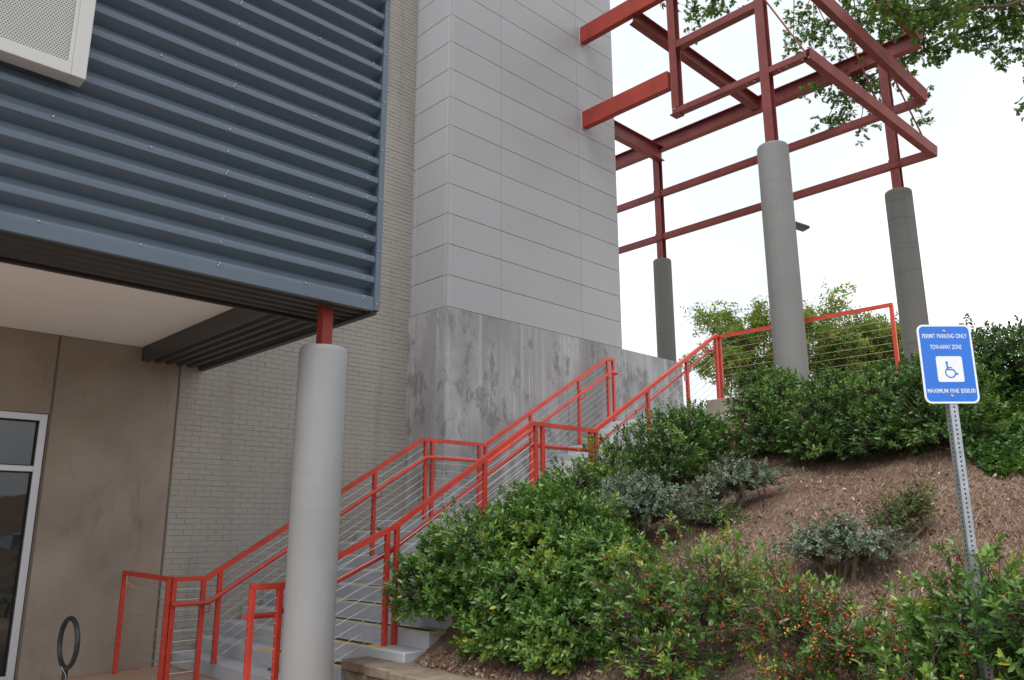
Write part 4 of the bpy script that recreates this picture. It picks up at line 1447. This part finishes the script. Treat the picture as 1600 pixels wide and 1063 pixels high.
# ------------------------------------------------------------------ trees
def tree_skeleton(root, height, spread, nlimb, seed, lean=(0, 0)):
    r_ = np.random.default_rng(seed)
    segs, tips = [], []
    root = np.array(root, float)

    def grow(p, d, L, rad, depth):
        nseg = 3
        for i in range(nseg):
            q = p + d * L / nseg
            segs.append((p, q, rad, rad * 0.82))
            p, rad = q, rad * 0.82
            d = norm(d + r_.normal(0, 0.13, 3) + np.array([0, 0, 0.04]))
            if depth < 3 and i >= 1:
                for _ in range(2 if depth else nlimb // 2):
                    a_ = r_.uniform(0, 2 * np.pi)
                    nd = norm(d * 0.75 + np.array([np.cos(a_), np.sin(a_), 0.15]) * spread)
                    grow(p, nd, L * r_.uniform(0.55, 0.75), rad * 0.6, depth + 1)
        tips.append((p, d))
        if depth >= 2:
            tips.append((p - d * L * 0.4, d))
    grow(root, norm(np.array([lean[0], lean[1], 1.0])), height * 0.45, height * 0.022, 0)
    return segs, tips


def far_tree(label, root, height, seed, mat, L0, dens, group, spread=0.48):
    tr = thing('tree', label, 'tree', root, group)
    segs, tips = tree_skeleton(root, height, spread, 6, seed)
    m_ = MB()
    for p, q, r0, r1 in segs:
        m_.cone(p, q, r0, r1, 6)
    m_.build('trunk', M['bark'], tr, smooth=60)
    tp = np.array([t_[0] for t_ in tips])
    P = np.repeat(tp, dens, 0) + rng.normal(0, height * 0.035, (len(tp) * dens, 3)) * np.array([1, 1, 0.7])
    D = norm(rng.normal(0, 0.7, P.shape) + np.array([0, 0, 0.25]))
    tone = 0.42 + 0.24 * np.sin(np.repeat(np.arange(len(tp)), dens) * 2.7) + rng.normal(0, 0.1, len(P))
    V, F, tt = shoots_to_leaves(P, D, 8, L0, stem=0.30, spread=(0.9, 1.4), w=0.42, tone=tone)
    link('crown', npmesh('crown', V, F, mat, tt), tr, kind='stuff')


grp = 'young trees beyond the terrace'
far_tree('yellow-green tree seen through the rails beyond the stair top', (20.9, 12.35, 3.3), 4.5, 3, M['locust'], 0.12, 10, grp)
far_tree('green tree with reddish tips between the grey columns', (23.4, 9.75, 3.3), 4.9, 11, M['locust'], 0.12, 10, grp)
far_tree('small tree peeking out behind the column by the sign', (24.9, 8.35, 3.3), 4.4, 23, M['locust'], 0.12, 6, grp)

# oak whose boughs hang into the upper corner
OK = (17.2, 1.4, 3.3)
oak = thing('oak_tree', 'oak tree with green boughs hanging over the red frame', 'tree', OK)
OAKLEAF = None
bough_targets = [(11.64, 7.07, 10.99, 0.3, 0.35), (11.88, 6.8, 11.08, 0.35, 0.4), (12.07, 6.55, 11.31, 0.4, 0.5), (13.39, 5.75, 11.14, 0.3, 0.3), (13.61, 5.68, 10.7, 0.25, 0.25), (13.33, 5.97, 10.64, 0.18, 0.15), (13.74, 5.48, 10.93, 0.3, 0.3), (13.97, 5.15, 11.25, 0.3, 0.4), (14.16, 5.1, 10.82, 0.3, 0.35), (13.92, 5.42, 10.56, 0.2, 0.2), (14.32, 4.89, 11.01, 0.3, 0.3), (14.47, 4.66, 11.27, 0.35, 0.5), (14.72, 4.47, 11.09, 0.35, 0.6), (14.63, 4.66, 10.78, 0.25, 0.3), (14.93, 4.32, 10.92, 0.3, 0.5), (15.18, 4.0, 11.18, 0.4, 0.8), (15.48, 3.74, 11.07, 0.4, 0.9), (15.42, 4.01, 10.44, 0.25, 0.35), (15.34, 4.12, 10.31, 0.18, 0.2), (15.64, 3.52, 11.27, 0.45, 1), (16.03, 3.16, 11.22, 0.45, 1), (16.07, 3.23, 10.85, 0.35, 0.7), (15.81, 3.54, 10.71, 0.3, 0.6), (16.42, 2.79, 11.18, 0.45, 1), (16.42, 2.92, 10.8, 0.3, 0.5), (16.69, 2.73, 10.56, 0.3, 0.4), (16.63, 2.88, 10.31, 0.25, 0.3), (16.08, 3.36, 10.47, 0.16, 0.14), (16.27, 3.25, 10.23, 0.12, 0.1), (16.76, 3.07, 9.32, 0.15, 0.15), (16.76, 2.84, 10.0, 0.15, 0.12), (14.95, 4.57, 10.13, 0.2, 0.25), (14.84, 4.74, 9.92, 0.18, 0.15), (14.37, 5.18, 9.97, 0.3, 0.35), (14.32, 5.32, 9.72, 0.3, 0.3), (14.61, 5.07, 9.61, 0.25, 0.25), (14.1, 5.56, 9.61, 0.2, 0.2), (14.03, 5.77, 9.16, 0.2, 0.2), (14.24, 5.53, 9.29, 0.2, 0.2), (14.5, 5.24, 9.42, 0.22, 0.2), (14.5, 5.35, 9.06, 0.12, 0.08), (15.26, 4.45, 9.57, 0.18, 0.12), (15.34, 4.5, 9.2, 0.12, 0.08), (13.78, 5.85, 9.7, 0.12, 0.1), (14.62, 4.77, 10.47, 0.25, 0.3), (15.03, 4.35, 10.55, 0.25, 0.35), (14.47, 4.99, 10.28, 0.25, 0.25), (12.70, 3.86, 9.78, 0.25, 0.35), (12.88, 3.73, 9.63, 0.22, 0.3), (13.1, 3.45, 9.86, 0.3, 0.5), (12.48, 4.02, 10.0, 0.25, 0.35), (13.25, 3.25, 9.75, 0.3, 0.4), (16.9, 1.9, 12.3, 0.9, 2.0), (15.6, 3.4, 12.2, 0.8, 1.8), (14.5, 4.6, 11.9, 0.6, 1.0), (18.3, 0.8, 11.8, 1.4, 2.2), (16.2, 0.2, 11.8, 1.4, 2.2), (12.1, 6.7, 12.2, 0.6, 0.8)]
m_ = MB()
tr0 = np.array(OK)
fork = np.array([17.0, 1.6, 7.2])
m_.cone(tr0, (tr0 + fork) / 2 + np.array([0.06, 0, 0]), 0.30, 0.24, 12)
m_.cone((tr0 + fork) / 2 + np.array([0.06, 0, 0]), fork, 0.24, 0.2, 12)
limb_paths = [[(17.0, 1.6, 7.2), (17.1, 2.0, 9.3), (16.7, 2.4, 11.0), (15.9, 3.3, 11.6), (15.0, 4.3, 11.5), (14.2, 5.1, 11.7), (13.1, 5.9, 11.9), (12.0, 6.8, 11.7)],
              [(16.7, 2.4, 11.0), (16.3, 3.0, 11.1), (15.6, 3.8, 10.75), (14.9, 4.6, 10.3), (14.4, 5.2, 9.85)],
              [(16.7, 2.4, 11.0), (15.4, 2.7, 10.8), (14.2, 3.1, 10.3), (13.2, 3.4, 9.95), (12.6, 3.9, 9.9)], [(17.1, 2.0, 9.3), (17.6, 1.2, 11.0), (18.2, 0.8, 11.8)], [(17.0, 1.6, 7.2), (16.7, 1.0, 9.6), (16.3, 0.3, 11.6)]]
nodes = []
for lp_ in limb_paths:
    L_ = [np.array(q) for q in lp_]
    for i in range(len(L_) - 1):
        ra = max(0.014, (0.13 if L_[i][2] < 9 else 0.04) * 0.80 ** i)
        k_ = (L_[i] + L_[i + 1]) / 2 + rng.normal(0, 0.06, 3)
        m_.cone(L_[i], k_, ra, ra * 0.9, 8)
        m_.cone(k_, L_[i + 1], ra * 0.9, max(0.014, ra * 0.78), 8)
        if L_[i + 1][2] > 9.7:
            nodes += [k_, L_[i + 1]]
limbs = nodes
Ps, Ds = [], []
for x, y, z, s_, dn in bough_targets:
    c_ = np.array([x, y, z])
    q = min(limbs, key=lambda l_: np.linalg.norm(l_ - c_))
    k_ = (q + c_) / 2 + rng.normal(0, 0.12, 3) + np.array([0, 0, 0.1])
    m_.cone(q, k_, 0.014, 0.010, 6)
    m_.cone(k_, c_, 0.010, 0.007, 6)
    ncl = int(24 * dn) + 2
    tips_ = c_ + rng.normal(0, 0.6, (ncl, 3)) * s_ * np.array([1, 1, 0.6])
    for t_ in tips_:
        j_ = c_ + (t_ - c_) * 0.45 + rng.normal(0, 0.03, 3)
        m_.cone(c_, j_, 0.006, 0.004, 4)
        m_.cone(j_, t_, 0.004, 0.002, 4)
        nn_ = 3
        Ps.append(t_ + rng.normal(0, 0.10, (nn_, 3)))
        Ds.append(norm((t_ - c_) * 0.8 + rng.normal(0, 0.5, (nn_, 3))))
m_.build('trunk', M['bark'], oak, smooth=60)
P, D = np.concatenate(Ps), np.concatenate(Ds)
n = len(P)
# lobed oak leaves, five or six to a cluster
OAK2 = [(0.0, 0.0), (0.22, 0.10), (0.30, 0.34), (0.42, 0.14), (0.56, 0.46), (0.66, 0.16), (0.80, 0.32), (1.0, 0.0), (0.80, -0.32), (0.66, -0.16), (0.56, -0.46), (0.42, -0.14), (0.30, -0.34), (0.22, -0.10)]
Vs, Fs, ts = [], [], []
ref = np.where(np.abs(D[:, 2:3]) < 0.9, np.array([[0, 0, 1.0]]), np.array([[1.0, 0, 0]]))
A = norm(np.cross(D, ref))
B = np.cross(D, A)
base_i = 0
for k in range(6):
    an = k * 1.05 + rng.uniform(-0.4, 0.4, n)
    out_ = A * np.cos(an)[:, None] + B * np.sin(an)[:, None]
    d = norm(D * 0.45 + out_ + np.array([0, 0, -0.25]))
    nv = norm(np.array([[0, 0, 1.0]]) + rng.normal(0, 0.45, (n, 3)))
    s_ = norm(np.cross(d, nv))
    u_ = np.cross(s_, d)
    L = 0.092 * rng.uniform(0.75, 1.25, n)
    vv = np.zeros((n, 14, 3))
    for q, (a_, b_) in enumerate(OAK2):
        vv[:, q] = P + d * (a_ * L)[:, None] + s_ * (b_ * L * 0.85)[:, None] + u_ * ((abs(b_) * 0.25 - 0.12 * a_ * a_) * L)[:, None]
    o_ = base_i + np.arange(n)[:, None] * 14
    Vs.append(vv.reshape(-1, 3))
    Fs.append(np.concatenate([o_ + np.array([0, 1, 2, 3]), o_ + np.array([0, 3, 4, 5]), o_ + np.array([0, 5, 6, 7]), o_ + np.array([0, 7, 8, 9]), o_ + np.array([0, 9, 10, 11]), o_ + np.array([0, 11, 12, 13])]))
    ts.append(np.tile(np.clip(rng.normal(0.45, 0.22, n), 0, 1), 6))
    base_i += n * 14
link('crown', npmesh('crown', np.concatenate(Vs), np.concatenate(Fs), M['oak'], np.concatenate(ts)), oak, kind='stuff')
